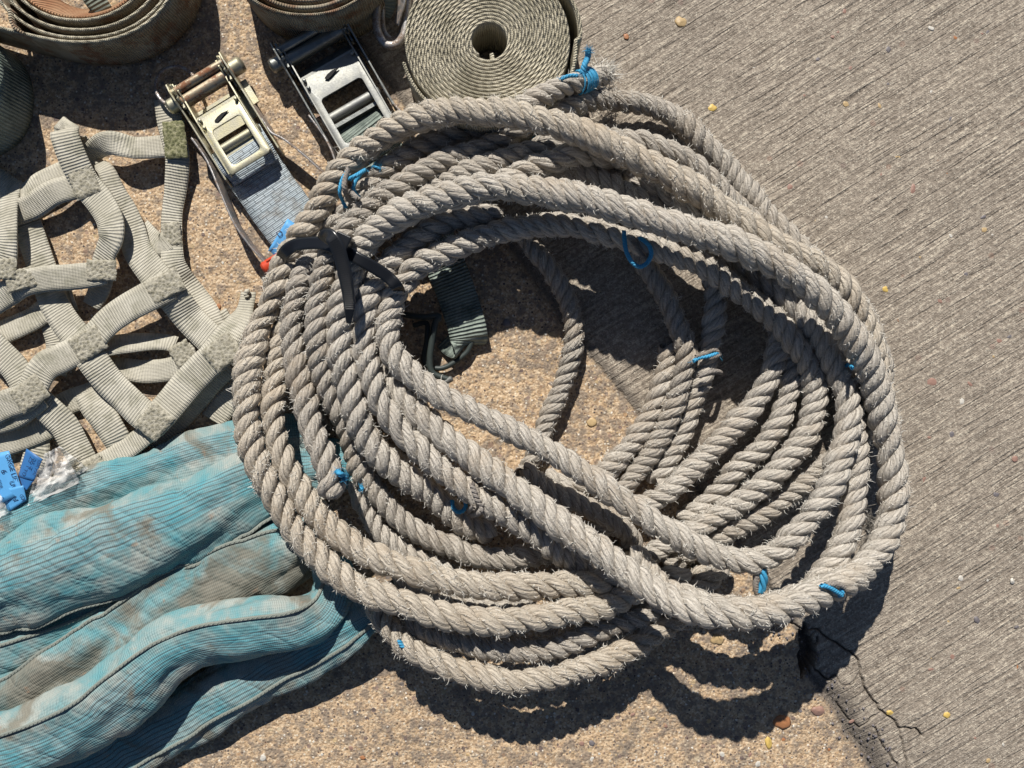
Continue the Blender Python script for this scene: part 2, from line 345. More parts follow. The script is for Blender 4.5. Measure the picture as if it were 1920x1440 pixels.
def sling_mat(st=0):
    m = M('muddy_sling_cloth' if st else 'teal_sling_cloth', .72, spec=.25); u, v, _ = m.sep(m.uv()); ob = m.ob()
    # v : 0..1 round the fold ; stripes run lengthwise
    wob = m.math('MULTIPLY', m.math('SUBTRACT', m.noise(m.n('CombineXYZ', X=m.math('MULTIPLY', u, .006), Y=v, Z=0.0).outputs[0], 1, 2), .5), .12)
    vv = m.math('ADD', v, wob)
    big = m.noise(ob, .011, 5, .62, .4); b2 = m.noise(ob, .028, 4, .6)
    c = m.ramp(m.math('ADD', m.math('MULTIPLY', big, .7), m.math('MULTIPLY', b2, .35)), [(.36, (.075, .26, .31)), (.44, (.13, .29, .31)), (.52, (.20, .30, .30)), (.62, (.33, .36, .33))])
    sline = m.math('SINE', m.math('MULTIPLY', vv, 2 * math.pi * 50))
    band = m.step(m.math('ABSOLUTE', m.math('SUBTRACT', vv, .54)), .078, .07)
    ln = m.math('MULTIPLY', m.step(sline, .55, .85), band)
    c = m.mix(m.math('MULTIPLY', m.math('SUBTRACT', band, ln), .35), c, (.08, .34, .42))
    c = m.mix(m.math('MULTIPLY', ln, .8), c, (.085, .12, .125))
    c = m.mix(m.math('MULTIPLY', m.step(m.noise(ob, .010, 4, .6, .6), .57 - .16 * st, .67 - .12 * st), .8), c, m.mix(b2, (.13, .115, .085), (.23, .20, .15)))
    c = m.mix(m.math('MULTIPLY', m.step(m.noise(ob, .045, 3), .66, .74), .5), c, (.33, .20, .12))
    weave = m.math('ADD', m.math('SINE', m.math('MULTIPLY', u, 2 * math.pi / 3.4)), m.math('MULTIPLY', m.math('SINE', m.math('MULTIPLY', v, 2 * math.pi * 70)), .5))
    c = m.mix(m.step(weave, -.3, -1.2), c, m.mix(.3, c, (.05, .10, .11)))
    cz = m.math('ABSOLUTE', m.math('SUBTRACT', m.noise(m.ob(rot=.5, sc=(.006, .022, .02)), 1, 2, .5, .3), .5)); cz2 = m.math('ABSOLUTE', m.math('SUBTRACT', m.noise(m.ob(rot=-.7, sc=(.010, .035, .02)), 1, 2, .5, .3), .5))
    crs = m.math('ADD', m.math('MULTIPLY', m.step(cz, 0, .13), 5), m.math('MULTIPLY', m.step(cz2, 0, .09), 1.2))
    weave = m.math('ADD', weave, m.math('MULTIPLY', crs, 1.0))
    h = m.math('ADD', m.math('MULTIPLY', weave, .35), m.math('MULTIPLY', m.noise(ob, .02, 3, .5), 4))
    return m.out(c, m.bump(h, 1.2, .8))

MG = ground_mat(); MR = rope_mat(); MRW = rope_mat((.99, .955, .90), 'sun_bleached_warm_rope'); MRD = rope_mat((.86, .85, .84), 'darker_grey_rope'); MRG = rope_mat((.93, .92, .95), 'grey_rope_yarn')  # MRD is a darker grey tint, mostly for the under turns
MHAIR = plain('rope_fibre', (.72, .69, .62), .5, b=.1, sc=.08, var=.25)
MB = plain('blue_twine', (.045, .29, .50), .6, b=1.2, sc=.35, var=.35)
MNET = web_mat('net_webbing', [(.26, .24, .185), (.40, .375, .30), (.52, .49, .405)], rib=5.2, ribh=.6, rc=.15, stain=(.30, .285, .215))
MST = stitch_mat('net_stitching', [(.20, .185, .13), (.36, .335, .265), (.48, .45, .365)])
MSTG = stitch_mat('green_stitching', [(.07, .075, .035), (.19, .19, .10), (.36, .34, .22)])
MROLL = web_mat('khaki_webbing', [(.22, .20, .145), (.37, .335, .245), (.56, .51, .39)], rib=4.2, ribh=1.2)
MROLL2 = web_mat('rusty_webbing', [(.14, .105, .065), (.23, .19, .125), (.40, .36, .27)], rib=4.6, ribh=1.3, stain=(.20, .085, .04))
MRUST = web_mat('rust_stained_webbing', [(.20, .09, .045), (.34, .16, .08), (.46, .28, .16)], rib=4.6, ribh=1.6)
MBLS = web_mat('blue_grey_webbing', [(.28, .34, .38), (.37, .44, .48), (.47, .53, .56)], rib=3.2, ribh=.4, block=True, stain=(.28, .26, .22))
MGRS = web_mat('dark_green_webbing', [(.05, .07, .06), (.125, .155, .135), (.32, .37, .32)], rib=6.4, ribh=1.8)
MGRL = web_mat('olive_webbing', [(.09, .105, .08), (.16, .18, .14), (.26, .28, .22)], rib=6, ribh=1.2)
MBRASS = metal_mat('yellow_zinc', (.46, .43, .29), (.40, .385, .31), .46, rust=None)
MBRASR = metal_mat('rusted_zinc', (.42, .36, .26), (.34, .27, .19), .42, rust=(.23, .095, .045))
MSTEEL = metal_mat('dark_steel', (.20, .21, .20), (.30, .31, .29), .36)
MHOOK = plain('shade_darkened_wire', (.035, .045, .042), .5, b=.3)  # hook colour darkened to carry the shade inside the coil
MSTEELP = metal_mat('pale_steel', (.27, .275, .265), (.34, .34, .31), .56)
MGREYM = metal_mat('grey_steel', (.38, .37, .36), (.46, .44, .42), .42, rust=(.22, .16, .12))
MBLACK = plain('black_nylon', (.010, .011, .013), .26, spec=.5, b=.15, sc=.4)
MDARK = plain('slot_shade_black', (.012, .012, .012), .8)
MRED = plain('red_plastic', (.52, .055, .02), .4, b=.3, var=.15)
MBLUE = plain('blue_label', (.09, .32, .62), .5, b=.2, sc=.1, var=.15)
MBLUED = plain('dark_blue_label', (.03, .14, .36), .5, b=.2, sc=.1, var=.15)
MINK = plain('label_ink', (.012, .03, .09), .6, b=.1)
MTHR = plain('pale_thread', (.50, .53, .46), .7)
MSLING = sling_mat(); MSLB = sling_mat(1); MSEAM = plain('sling_seam', (.22, .24, .21), .8, b=1.5, sc=.5, var=.5)
MPEB = []
for i, c in enumerate([(.46, .33, .17), (.36, .16, .07), (.55, .52, .46), (.60, .42, .12), (.16, .145, .15), (.30, .18, .14)]):
    MPEB.append(plain('pebble_stone_%s' % 'abcdef'[i], c, .5, b=.8, sc=.15, var=.3))
mm = M('clear_sleeve', .22, spec=.5); mm.b.inputs['Base Color'].default_value = (.86, .85, .82, 1); mm.b.inputs['Alpha'].default_value = .42
mm.set(mm.b.inputs['Normal'], mm.bump(mm.noise(mm.ob(), .04, 3, .6), 4, 1)); MPLA = mm.m

# ------------------------------------------------------------------ ground
def polydist(X, Y, pts):
    d = np.full(X.shape, 1e9); sg = np.zeros(X.shape)
    pts = np.array(pts, float)
    for a, b in zip(pts[:-1], pts[1:]):
        ab = b - a; t = np.clip(((X - a[0]) * ab[0] + (Y - a[1]) * ab[1]) / (ab @ ab), 0, 1)
        dx = X - a[0] - t * ab[0]; dy = Y - a[1] - t * ab[1]; q = np.hypot(dx, dy)
        cr = ab[0] * (Y - a[1]) - ab[1] * (X - a[0]); k = q < d; d[k] = q[k]; sg[k] = np.sign(cr)[k]
    return d, sg
def wiggle(pts, amp, step=7):
    a = np.array(pts, float); out = []
    for p, q in zip(a[:-1], a[1:]):
        L = np.hypot(*(q - p)); k = max(1, int(L / step)); n = np.array((-(q - p)[1], (q - p)[0])) / max(L, 1e-6)
        for i in range(k): out.append(p + (q - p) * i / k + n * (rng.normal(0, amp) if i else 0))
    out.append(a[-1]); return out
xs = np.unique(np.concatenate((np.linspace(-5000, -400, 12), np.arange(-400, 1380, 5.), np.arange(1380, 1770, 1.5), np.arange(1770, 2360, 5.), np.linspace(2360, 7000, 12))))
ys = np.unique(np.concatenate((np.linspace(-5000, -400, 12), np.arange(-400, 1050, 5.), np.arange(1050, 1480, 1.5), np.arange(1480, 1900, 5.), np.linspace(1900, 6500, 12))))
X, Y = np.meshgrid(xs, ys)
BND = [(-3100, -5000), (500, -160), (612, 0), (710, 133), (830, 290), (1000, 520), (1096, 655), (1150, 715), (1200, 777), (1300, 910), (1390, 1030), (1438, 1105), (1497, 1185), (1512, 1262), (1540, 1290), (1574, 1330), (1590, 1372), (1622, 1404), (1640, 1445), (1760, 1600), (5600, 6500)]
bd, bs = polydist(X, Y, BND); slab = bd * -bs
CR = [(2.2, 14, [(1442, 1085), (1450, 1128)]),
      (1.9, 14, [(1484, 1170), (1507, 1181), (1532, 1180), (1554, 1198), (1582, 1215), (1605, 1232), (1613, 1262), (1619, 1285), (1633, 1307), (1647, 1330), (1672, 1347), (1686, 1366), (1717, 1366), (1729, 1380)]),
      (1.4, 10, [(1686, 1366), (1695, 1403), (1703, 1450)]), (2.2, 16, [(1533, 1195), (1526, 1229), (1529, 1257), (1554, 1276), (1566, 1265)]),
      (1.8, 12, [(1571, 1319), (1588, 1344), (1613, 1366), (1630, 1352), (1640, 1341)]), (1.8, 12, [(1641, 1364), (1655, 1395), (1672, 1420), (1684, 1440)]),
      (1.1, 6, [(1566, 1265), (1578, 1284), (1600, 1283), (1611, 1262)]), (1.3, 6, [(1100, 652), (1140, 640), (1180, 690), (1235, 700), (1290, 780)]),
      (1.2, 6, [(1150, 715), (1165, 740), (1215, 745)])]
Z = np.zeros(X.shape); dirt = np.zeros(X.shape)
for wd, dp, pts in CR:
    wd *= .66; dp *= .6
    d, _ = polydist(X, Y, wiggle(pts, 1.6)); Z -= dp * np.exp(-(d / wd) ** 2); dirt = np.maximum(dirt, .8 * np.exp(-(d / (wd * 2.2)) ** 2))
hang = np.arctan2((Y - 1222) / 42, (X - 1513) / 15); hole = (((X - 1513) / 15) ** 2 + ((Y - 1222) / 42) ** 2) / (1 + .16 * np.sin(3 * hang + 1) + .11 * np.sin(7 * hang) + .08 * np.sin(13 * hang)) ** 2; Z -= 34 / (1 + np.exp((hole - 1) * 11)); dirt = np.maximum(dirt, 1 / (1 + np.exp((hole - 1.1) * 5)))
strip = np.exp(-((slab - 10) / 24) ** 2) * (Y > 1180) * np.clip((Y - 1250) / 60, 0, 1) + .75 * np.exp(-((slab - 4) / 11) ** 2)
dirt = np.maximum(dirt, np.clip(strip, 0, 1)); Z -= 4.5 * np.exp(-((slab - 12) / 18) ** 2) * np.clip((Y - 1250) / 60, 0, 1) + 3 * np.exp(-((slab - 2) / 6) ** 2)
Z += 1.2 * np.clip(slab / 6, 0, 1)
near = (X > -420) & (X < 2380) & (Y > -420) & (Y < 1920)
nz = np.zeros(X.shape)
for sc, am in ((90, 1.6), (33, .8), (13, .5)):
    K = rng.normal(0, 1, (60, 60)); gx = np.clip((X + 450) / sc, 0, 1e6); gy = np.clip((Y + 450) / sc, 0, 1e6)
    ix = gx.astype(int); iy = gy.astype(int); fx = gx - ix; fy = gy - iy; fx = fx * fx * (3 - 2 * fx); fy = fy * fy * (3 - 2 * fy)
    k = lambda a, b: K[a % 60, b % 60]
    nz += am * ((k(iy, ix) * (1 - fx) + k(iy, ix + 1) * fx) * (1 - fy) + (k(iy + 1, ix) * (1 - fx) + k(iy + 1, ix + 1) * fx) * fy)
Z += nz * near * .5 - 1.5
V = np.stack(((X - 960) * S, (720 - Y) * S, Z * S), -1).reshape(-1, 3)
F = gridfaces(len(ys), len(xs), False)[:, ::-1]
g = mesh('ground', V, F, MG, attrs={'slab': slab.ravel(), 'dirt': dirt.ravel()}); tag(g, kind='structure')

# ------------------------------------------------------------------ rope coil
K_ = 22.5
TURNS = [
 (24, [(1210,1095,50),(1170,1112,72),(1130,1130,95),(1096,1140,110),(1054,1150,120),(992,1161,130),(929,1167,137),(867,1161,141),(804,1148,144),(745,1128,144),(698,1112,142),(652,1092,138),(617,1062,134),(587,1033,130),(556,1000,126),(531,952,122),(500,900,118),(478,850,112),(468,817,107),(460,765,100),(464,700,85),(474,652,75),(489,610,65),(512,568,60),(528,527,60),(549,480,62),(572,445,65),(590,415,70),(601,378,75),(618,345,80),(653,305,85),(695,270,95),(736,240,108),(778,222,122),(830,211,138),(892,209,152),(955,213,162),(983,217,168),(1046,232,176),(1108,257,180),(1171,286,180),(1262,330,176),(1315,367,170),(1367,405,162),(1408,436,154),(1464,465,144),(1506,486,134),(1537,502,124),(1568,527,112),(1600,570,100),(1625,620,88),(1640,680,80),(1650,740,70),(1655,800,60)]),
 (21, [(1250,1065,25),(1300,1035,30),(1348,1006,40),(1379,990,45),(1402,981,45),(1443,956,45),(1477,931,45),(1506,904,45),(1533,883,45),(1560,865,40),(1600,830,35),(1630,785,30),(1650,740,30),(1655,690,35),(1645,648,45),(1631,617,50),(1614,582,60),(1590,555,70),(1560,525,75),(1516,490,72),(1490,462,65),(1471,447,60),(1446,420,55),(1425,388,50),(1404,361,45),(1383,336,42),(1356,305,38),(1325,274,35),(1300,249,32),(1273,224,32),(1231,203,35),(1212,196,38),(1160,188,48),(1119,186,60),(1087,190,80),(1056,202,95),(1025,215,95),(990,230,90),(945,255,88),(903,280,90),(861,292,95),(820,313,100),(778,334,105),(747,351,105),(709,372,105),(680,399,105),(653,426,105),(636,449,105),(620,475,105),(607,506,105),(600,540,105),(597,568,105),(599,610,105),(600,650,105),(605,690,100),(616,723,95),(630,755,88),(649,796,75),(665,840,60),(672,870,50),(689,900,48),(708,925,48),(737,962,50),(771,990,50),(812,1012,50),(854,1029,45),(885,1042,42),(942,1050,40),(983,1044,40),(1015,1038,36),(1060,1032,30),(1110,1040,25),(1160,1055,25)]),
 (22, [(1187,1056,25),(1219,1039,28),(1250,1020,30),(1275,1003,38),(1306,985,46),(1337,969,52),(1377,950,56),(1412,923,60),(1443,898,65),(1468,873,66),(1495,840,66),(1518,808,66),(1527,783,66),(1530,740,62),(1520,700,60),(1505,670,62),(1490,646,68),(1471,619,75),(1444,592,80),(1412,567,85),(1381,542,88),(1350,517,104),(1319,496,108),(1277,481,110),(1235,467,112),(1190,455,112),(1152,442,111),(1113,430,110),(1061,421,106),(1020,420,106),(967,427,106),(915,439,106),(863,462,106),(822,479,106),(790,493,104),(765,512,102),(750,535,100),(735,562,92),(722,590,98),(716,620,102),(722,650,105),(745,680,108),(778,707,112),(812,734,115),(842,750,118),(895,777,122),(947,800,126),(988,823,130),(1040,850,134),(1092,886,138),(1134,915,142),(1171,942,145),(1223,977,150),(1275,1010,138),(1327,1037,130),(1379,1052,128),(1421,1052,128),(1452,1040,128),(1485,1010,128),(1510,980,126),(1535,950,130),(1554,925,135),(1567,887,125),(1581,846,115),(1592,804,105),(1592,762,95),(1583,721,88),(1560,680,85),(1543,638,85),(1522,607,85),(1495,582,85),(1475,561,82),(1450,540,75),(1420,520,65),(1380,495,50),(1330,470,40)]),
 (25, [(700,600,60),(700,640,62),(705,680,66),(722,713,78),(755,750,90),(801,792,100),(842,827,108),(895,865,115),(936,896,120),(978,927,128),(1020,959,135),(1061,990,145),(1108,1020,155),(1145,1050,165),(1192,1085,180),(1233,1112,195),(1285,1138,218),(1337,1152,234),(1400,1154,238),(1462,1146,228),(1516,1119,200),(1558,1100,168),(1605,1075,136),(1641,1046,120),(1662,1004,108),(1673,952,100),(1677,898,98),(1670,856,98),(1659,804,100),(1648,752,105),(1637,711,118),(1614,659,134),(1589,617,150),(1558,575,165),(1527,544,176),(1485,513,184),(1443,488,190),(1402,467,192),(1350,448,192),(1287,431,190),(1225,412,188),(1170,393,186),(1129,380,184),(1067,365,178),(983,354,170),(921,350,164),(892,354,160),(830,367,152),(788,382,145),(747,402,136),(709,426,126),(683,455,115),(668,480,112),(660,510,110),(650,550,108),(643,600,105),(641,661,105),(650,702,105),(657,744,102),(668,786,98),(689,827,92),(722,865,85),(774,900,72),(792,910,66),(822,938,55),(850,965,45),(880,985,38),(920,1000,30)]),
 (23, [(930,388,90),(892,394,95),(851,405,95),(809,430,95),(778,447,95),(755,468,95),(735,492,95),(715,512,98),(701,530,100),(689,558,100),(679,600,100),(676,641,100),(678,665,100),(687,695,102),(700,725,104),(717,758,106),(740,792,106),(768,825,106),(800,855,104),(822,875,104),(859,905,104),(897,932,102),(936,955,100),(978,982,96),(1015,1007,92),(1046,1034,85),(1077,1057,75),(1108,1073,62),(1150,1092,50),(1200,1100,40),(1240,1085,38),(1280,1060,36)]),
 (22, [(1180,1050,50),(1205,1072,66),(1240,1098,112),(1290,1124,128),(1350,1140,136),(1400,1144,138),(1450,1138,138),(1500,1118,134),(1535,1095,130),(1562,1065,126),(1582,1025,120),(1594,983,110),(1601,942,100),(1604,898,92),(1605,856,85),(1604,804,75),(1600,760,65),(1590,720,55),(1575,680,50)]),
 (23, [(960,232,70),(900,240,68),(861,249,70),(820,263,70),(778,284,72),(747,301,72),(726,313,72),(705,332,70),(684,357,68),(650,400,62),(615,440,60),(590,470,62),(566,506,66),(560,530,70),(551,568,72),(546,610,74),(553,661,76),(556,692,80),(566,723,86),(575,765,96),(585,800,106),(596,830,114),(610,860,128),(619,890,134),(622,932,130)]),
 (24, [(556,560,30),(548,600,36),(530,640,50),(520,682,60),(514,723,72),(511,765,82),(511,807,92),(520,848,100),(541,890,108),(566,930,112),(600,975,118),(635,1004,122),(677,1033,126),(729,1056,130),(781,1073,130),(833,1088,128),(885,1097,125),(962,1101,117),(1025,1098,107),(1077,1095,94),(1119,1088,76),(1160,1070,58),(1192,1046,42)]),
 (21, [(735,1150,85),(773,1175,92),(825,1196,96),(887,1209,98),(950,1218,98),(1012,1220,95),(1065,1208,88),(1110,1188,78),(1150,1170,66),(1200,1155,52),(1250,1135,35),(1290,1110,35),(1330,1070,35),(1355,1040,35)]),
 (22, [(700,1112,75),(712,1140,84),(722,1160,90),(742,1184,98),(762,1207,102),(790,1225,106),(825,1242,110),(867,1259,112),(929,1275,112),(971,1279,111),(1033,1271,107),(1085,1255,99),(1120,1248,92),(1154,1230,82),(1200,1206,64),(1239,1178,48),(1270,1150,34),(1300,1110,24),(1320,1060,24)]),
 (19, [(668,905,30),(676,935,35),(690,965,38),(712,998,40),(745,1028,40),(790,1052,40),(850,1080,30)]),
 (19, [(740,1085,40),(770,1100,40),(825,1118,38),(880,1135,34),(940,1142,28),(1000,1138,26)]),
 (20, [(1500,600,40),(1495,650,45),(1488,690,48),(1484,721,50),(1479,752,50),(1464,783,50),(1447,815,50),(1431,842,48),(1397,866,44),(1370,892,40),(1345,925,32),(1320,950,26),(1280,985,24)]),
 (21, [(1440,545,40),(1468,600,45),(1466,640,50),(1460,665,52),(1453,692,54),(1438,721,54),(1422,745,54),(1404,772,52),(1382,796,50),(1356,822,48),(1323,858,46),(1292,885,44),(1260,910,42),(1229,933,40),(1190,955,34),(1150,985,28),(1110,1000,24)]),
 (20, [(985,880,40),(1010,903,42),(1040,922,45),(1073,937,46),(1104,953,48),(1146,970,45),(1167,985,40),(1188,1012,30),(1195,1035,26)]),
 (20, [(1262,650,28),(1254,685,30),(1245,720,30),(1237,750,30),(1225,775,28),(1208,800,26),(1190,828,26),(1168,852,26),(1150,872,26),(1125,895,24),(1083,911,24),(1052,913,24),(1020,905,22)]),
 (20, [(1172,420,50),(1190,458,50),(1200,483,50),(1219,508,48),(1235,530,46),(1252,565,44),(1267,600,42),(1281,640,42),(1287,675,45),(1281,705,48),(1270,735,46),(1259,765,42),(1246,802,36),(1233,829,32),(1218,855,30),(1200,878,28),(1184,900,26),(1165,925,24)]),
 (20, [(1335,490,50),(1342,540,50),(1344,570,50),(1340,600,50),(1335,630,50),(1332,660,46),(1322,695,38),(1305,733,30),(1293,775,28),(1284,812,28),(1270,838,28),(1256,860,28),(1248,885,26),(1235,915,24)]),
 (18, [(965,418,60),(988,450,55),(1015,485,48),(1036,510,42),(1051,537,36),(1065,562,30),(1072,585,26),(1078,612,24),(1077,641,22),(1070,672,20),(1061,702,20),(1050,732,20),(1038,762,20),(1027,788,20),(1015,815,20),(1003,850,20),(990,878,20),(975,905,20)]),
 (21, [(1090,270,80),(1040,275,100),(983,288,110),(913,313,112),(872,330,108),(830,345,100),(790,365,86),(750,390,70),(710,420,50),(670,460,50),(640,500,50)]),
 (21, [(1190,305,110),(1129,292,124),(1100,288,128),(1077,290,130),(1046,300,132),(1025,306,132),(983,318,130),(952,334,124),(920,350,112),(880,370,95),(840,390,65)]),
 (21, [(1000,285,70),(1056,310,95),(1087,318,105),(1129,336,115),(1160,355,122),(1192,371,126),(1223,386,126),(1255,402,122),(1300,425,115),(1350,450,105)]),
 (20, [(1120,258,100),(1160,263,112),(1210,270,118),(1252,281,118),(1290,299,115),(1317,322,110),(1345,350,102),(1380,385,90),(1420,425,72),(1460,465,52),(1500,515,45)]),
 (22, [(1450,485,95),(1420,465,108),(1387,445,116),(1356,426,122),(1325,405,126),(1283,386,128),(1242,361,126),(1200,330,112),(1150,305,90),(1110,290,70)]),
 (18, [(1136,139,60),(1120,144,75),(1098,152,95),(1070,157,115),(1046,164,125),(1015,179,130),(988,192,130),(955,208,112),(930,225,95)]),
 (20, [(640,520,40),(630,560,40),(628,610,40),(630,660,40),(640,710,40),(655,760,40),(680,810,36),(720,850,34),(780,890,30)]),
 (20, [(600,500,30),(580,560,30),(575,620,30),(577,690,30),(590,750,32),(600,800,34)]),
]
def relax():
    pid, idx, Q, R = [], [], [], []
    ctrl = []
    for k, (r, pts) in enumerate(TURNS):
        A = catmull(PA(pts), 14 * S); ctrl.append(len(A)); Q.append(A); R += [r * S] * len(A); pid += [k] * len(A); idx += list(range(len(A)))
    Q = np.vstack(Q); Q0 = Q.copy(); R = np.array(R); pid = np.array(pid); idx = np.array(idx)
    D = np.hypot(Q[:, None, 0] - Q[None, :, 0], Q[:, None, 1] - Q[None, :, 1])
    far = (pid[:, None] != pid[None, :]) | (abs(idx[:, None] - idx[None, :]) > 9)
    I, J = np.where((D < 75 * S) & far & (np.arange(len(Q))[:, None] < np.arange(len(Q))[None, :]))
    sgn = np.sign(Q0[I, 2] - Q0[J, 2]); sgn[sgn == 0] = 1
    for it in range(70):
        d = Q[I] - Q[J]; need = .93 * (R[I] + R[J]); L = np.linalg.norm(d, axis=1); ov = np.maximum(0, need - L)
        dh = np.hypot(d[:, 0], d[:, 1]); zdir = sgn * np.sqrt(np.maximum(need ** 2 - dh ** 2, (.15 * need) ** 2))
        want = zdir - d[:, 2]; k = ov > 0
        # move vertically toward the clear separation, a little sideways
        mv = np.zeros_like(Q); cnt = np.zeros(len(Q))
        dz = np.where(k & (dh < .8 * need), want, 0) * .30
        hd = np.where((k)[:, None], d[:, :2] / np.maximum(dh, 1e-6)[:, None], 0) * (ov * .22)[:, None]
        np.add.at(mv[:, 2], I, dz * .5); np.add.at(mv[:, 2], J, -dz * .5)
        for c in (0, 1): np.add.at(mv[:, c], I, hd[:, c]); np.add.at(mv[:, c], J, -hd[:, c])
        np.add.at(cnt, I, k * 1.); np.add.at(cnt, J, k * 1.)
        Q += mv / np.maximum(1, cnt * .35)[:, None]
        Q[:, :2] += (Q0[:, :2] - Q[:, :2]) * .10; Q[:, 2] += (Q0[:, 2] - Q[:, 2]) * .03
        s = 0
        for n in ctrl:
            q = Q[s:s + n]; q[1:-1] += .22 * ((q[:-2] + q[2:]) / 2 - q[1:-1]); s += n
        Q[:, 2] = np.maximum(Q[:, 2], R + 1 * S)
    out = []; s = 0
    for n in ctrl: out.append(Q[s:s + n].copy()); s += n
    return out, np.vstack(out), R
RQ, RALL, RRAD = relax(); RPX = proj(RALL)
def topz(x, y, pad=4):
    d = np.hypot(RPX[:, 0] - x, RPX[:, 1] - y); k = d < RRAD / S + pad
    return (RALL[k, 2] + RRAD[k]).max() / S if k.any() else 6.0

coil = thing('rope_coil', 'big tangled coil of weathered grey three-strand rope lying on the concrete', 'rope', (P(1080, 690)[0], P(1080, 690)[1], 0))
def hairs(B, Nn, T, n, lmin, lmax, r=.42):
    """B base points, Nn normals, T tangents: tapered curved fibres"""
    L = rng.uniform(lmin, lmax, n)[:, None] * S * np.exp(rng.normal(0, .25, (n, 1)))
    d0 = unit(Nn * rng.uniform(.25, 1.0, (n, 1)) + T * rng.normal(0, .8, (n, 1)) + rng.normal(0, .45, (n, 3)))
    d1 = unit(d0 + rng.normal(0, .6, (n, 3))); d2 = unit(d1 + rng.normal(0, .8, (n, 3)))
    p = [B - Nn * 1.0 * S, B + d0 * L * .35, B + d0 * L * .35 + d1 * L * .35, B + d0 * L * .35 + d1 * L * .35 + d2 * L * .3]
    a = unit(np.cross(d0, rng.normal(0, 1, (n, 3)))); b = np.cross(d0, a); V = []
    for q, k in zip(p, (1.0, .85, .6, .15)):
        for th in (0, 2.094, 4.189): V.append(q + (a * math.cos(th) + b * math.sin(th)) * r * k * S)
    V = np.stack(V, 1).reshape(-1, 3)
    f = []
    for s_ in range(3):
        for j in range(3): f.append((s_ * 3 + j, s_ * 3 + (j + 1) % 3, s_ * 3 + 3 + (j + 1) % 3, s_ * 3 + 3 + j))
    F = (np.arange(n)[:, None, None] * 12 + np.array(f)[None]).reshape(-1, 4)
    U = np.tile(rng.uniform(0, 900, (n, 1, 2)), (1, 36, 1)).reshape(-1, 2)
    return V, F, U
def rope(Q, R, name='rope_turn', mat=MR, fuzz=1.0, lay=1.76, step=2.6, nm=12, taper=(0, 0), parent=coil):
    A = resample(Q, 6 * S); A = catmull(A, step * S); n = len(A)
    for c_ in range(3): A[:, c_] += smoothnoise(n, 12, .8) * S
    T = tangents(A)
    # parallel transport frame
    N = np.zeros_like(A); v = np.cross(T[0], (0, 0, 1.)); v = unit(v) if np.linalg.norm(v) > 1e-6 else np.array((1., 0, 0)); N[0] = v
    for i in range(1, n):
        v = N[i - 1] - T[i] * (N[i - 1] @ T[i]); N[i] = v / np.linalg.norm(v)
    Bn = np.cross(T, N); s = np.concatenate(([0], np.cumsum(np.linalg.norm(np.diff(A, axis=0), axis=1))))
    D = 2 * R * S; rr = 1 + smoothnoise(n, 16, .05); ph0 = rng.uniform(0, 6.28)
    layv = np.cumsum(np.concatenate(([0], np.diff(s))) / (lay * D * np.clip(1 + smoothnoise(n, 45, .13), .7, 1.4)))
    end = np.ones(n)
    if taper[0]: k = np.clip(s / (taper[0] * S), 0, 1); end *= np.sqrt(np.maximum(1 - (1 - k) ** 2, .02))
    if taper[1]: k = np.clip((s[-1] - s) / (taper[1] * S), 0, 1); end *= np.sqrt(np.maximum(1 - (1 - k) ** 2, .02))
    g = G(); HG = []; th = np.arange(nm) * 2 * math.pi / nm
    for q in range(3):
        a = ph0 + q * 2.0944 + layv * 2 * math.pi
        rad = np.cos(a)[:, None] * N + np.sin(a)[:, None] * Bn
        C = A + rad * (.272 * D * rr * end * (1 + smoothnoise(n, 18, .05)))[:, None]; t = tangents(C)
        e1 = unit(rad - (rad * t).sum(1, keepdims=True) * t); e2 = np.cross(t, e1)
        sr = .238 * D * rr * end * (1 + smoothnoise(n, 9, .07))
        kx, ky = 1.0, 1.0
        rn = 1 + rng.normal(0, .022, (n, nm))
        Vv = C[:, None] + (sr[:, None] * rn)[:, :, None] * (np.cos(th)[None, :, None] * e1[:, None] * kx + np.sin(th)[None, :, None] * e2[:, None] * ky)
        us = s / S + q * 331.7 + ph0 * 100
        g.add(Vv.reshape(-1, 3), gridfaces(n, nm, True), griduv(us, n, nm, True))
        # fibres
        if fuzz > 0:
            dens = np.clip(.55 + smoothnoise(n, 26, .5), .12, 2.2) * fuzz
            cnt = int(dens.sum() * step * .70); ii = rng.choice(n, cnt, p=dens / dens.sum()); an = rng.normal(0, .75, cnt)
            nn = np.cos(an)[:, None] * e1[ii] * kx + np.sin(an)[:, None] * e2[ii] * ky; B = C[ii] + nn * sr[ii][:, None]
            keep = B[:, 2] > A[ii, 2] - .55 * R * S; B = B[keep]; nn = unit(nn[keep]); tt = t[ii][keep]
            HG.append(hairs(B, nn, tt, len(B), 3.0, 10.5, .58))
    ns = len(np.vstack(g.F))
    for h_ in HG: g.add(*h_)
    nf = len(np.vstack(g.F)); fm = np.zeros(nf, int); fm[ns:] = 1
    return g.build(name, mat, parent, mats=[mat, MHAIR], fm=fm)
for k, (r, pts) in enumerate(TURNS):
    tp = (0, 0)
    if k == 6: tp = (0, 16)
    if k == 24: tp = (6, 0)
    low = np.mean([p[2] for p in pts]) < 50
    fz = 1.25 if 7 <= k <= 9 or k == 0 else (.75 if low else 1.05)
    rope(RQ[k], r, taper=tp, fuzz=fz, mat=MRW if k in (0, 7, 9) else (MRD if k in (6, 8, 14, 19, 21, 22, 18, 16, 1) else MR))
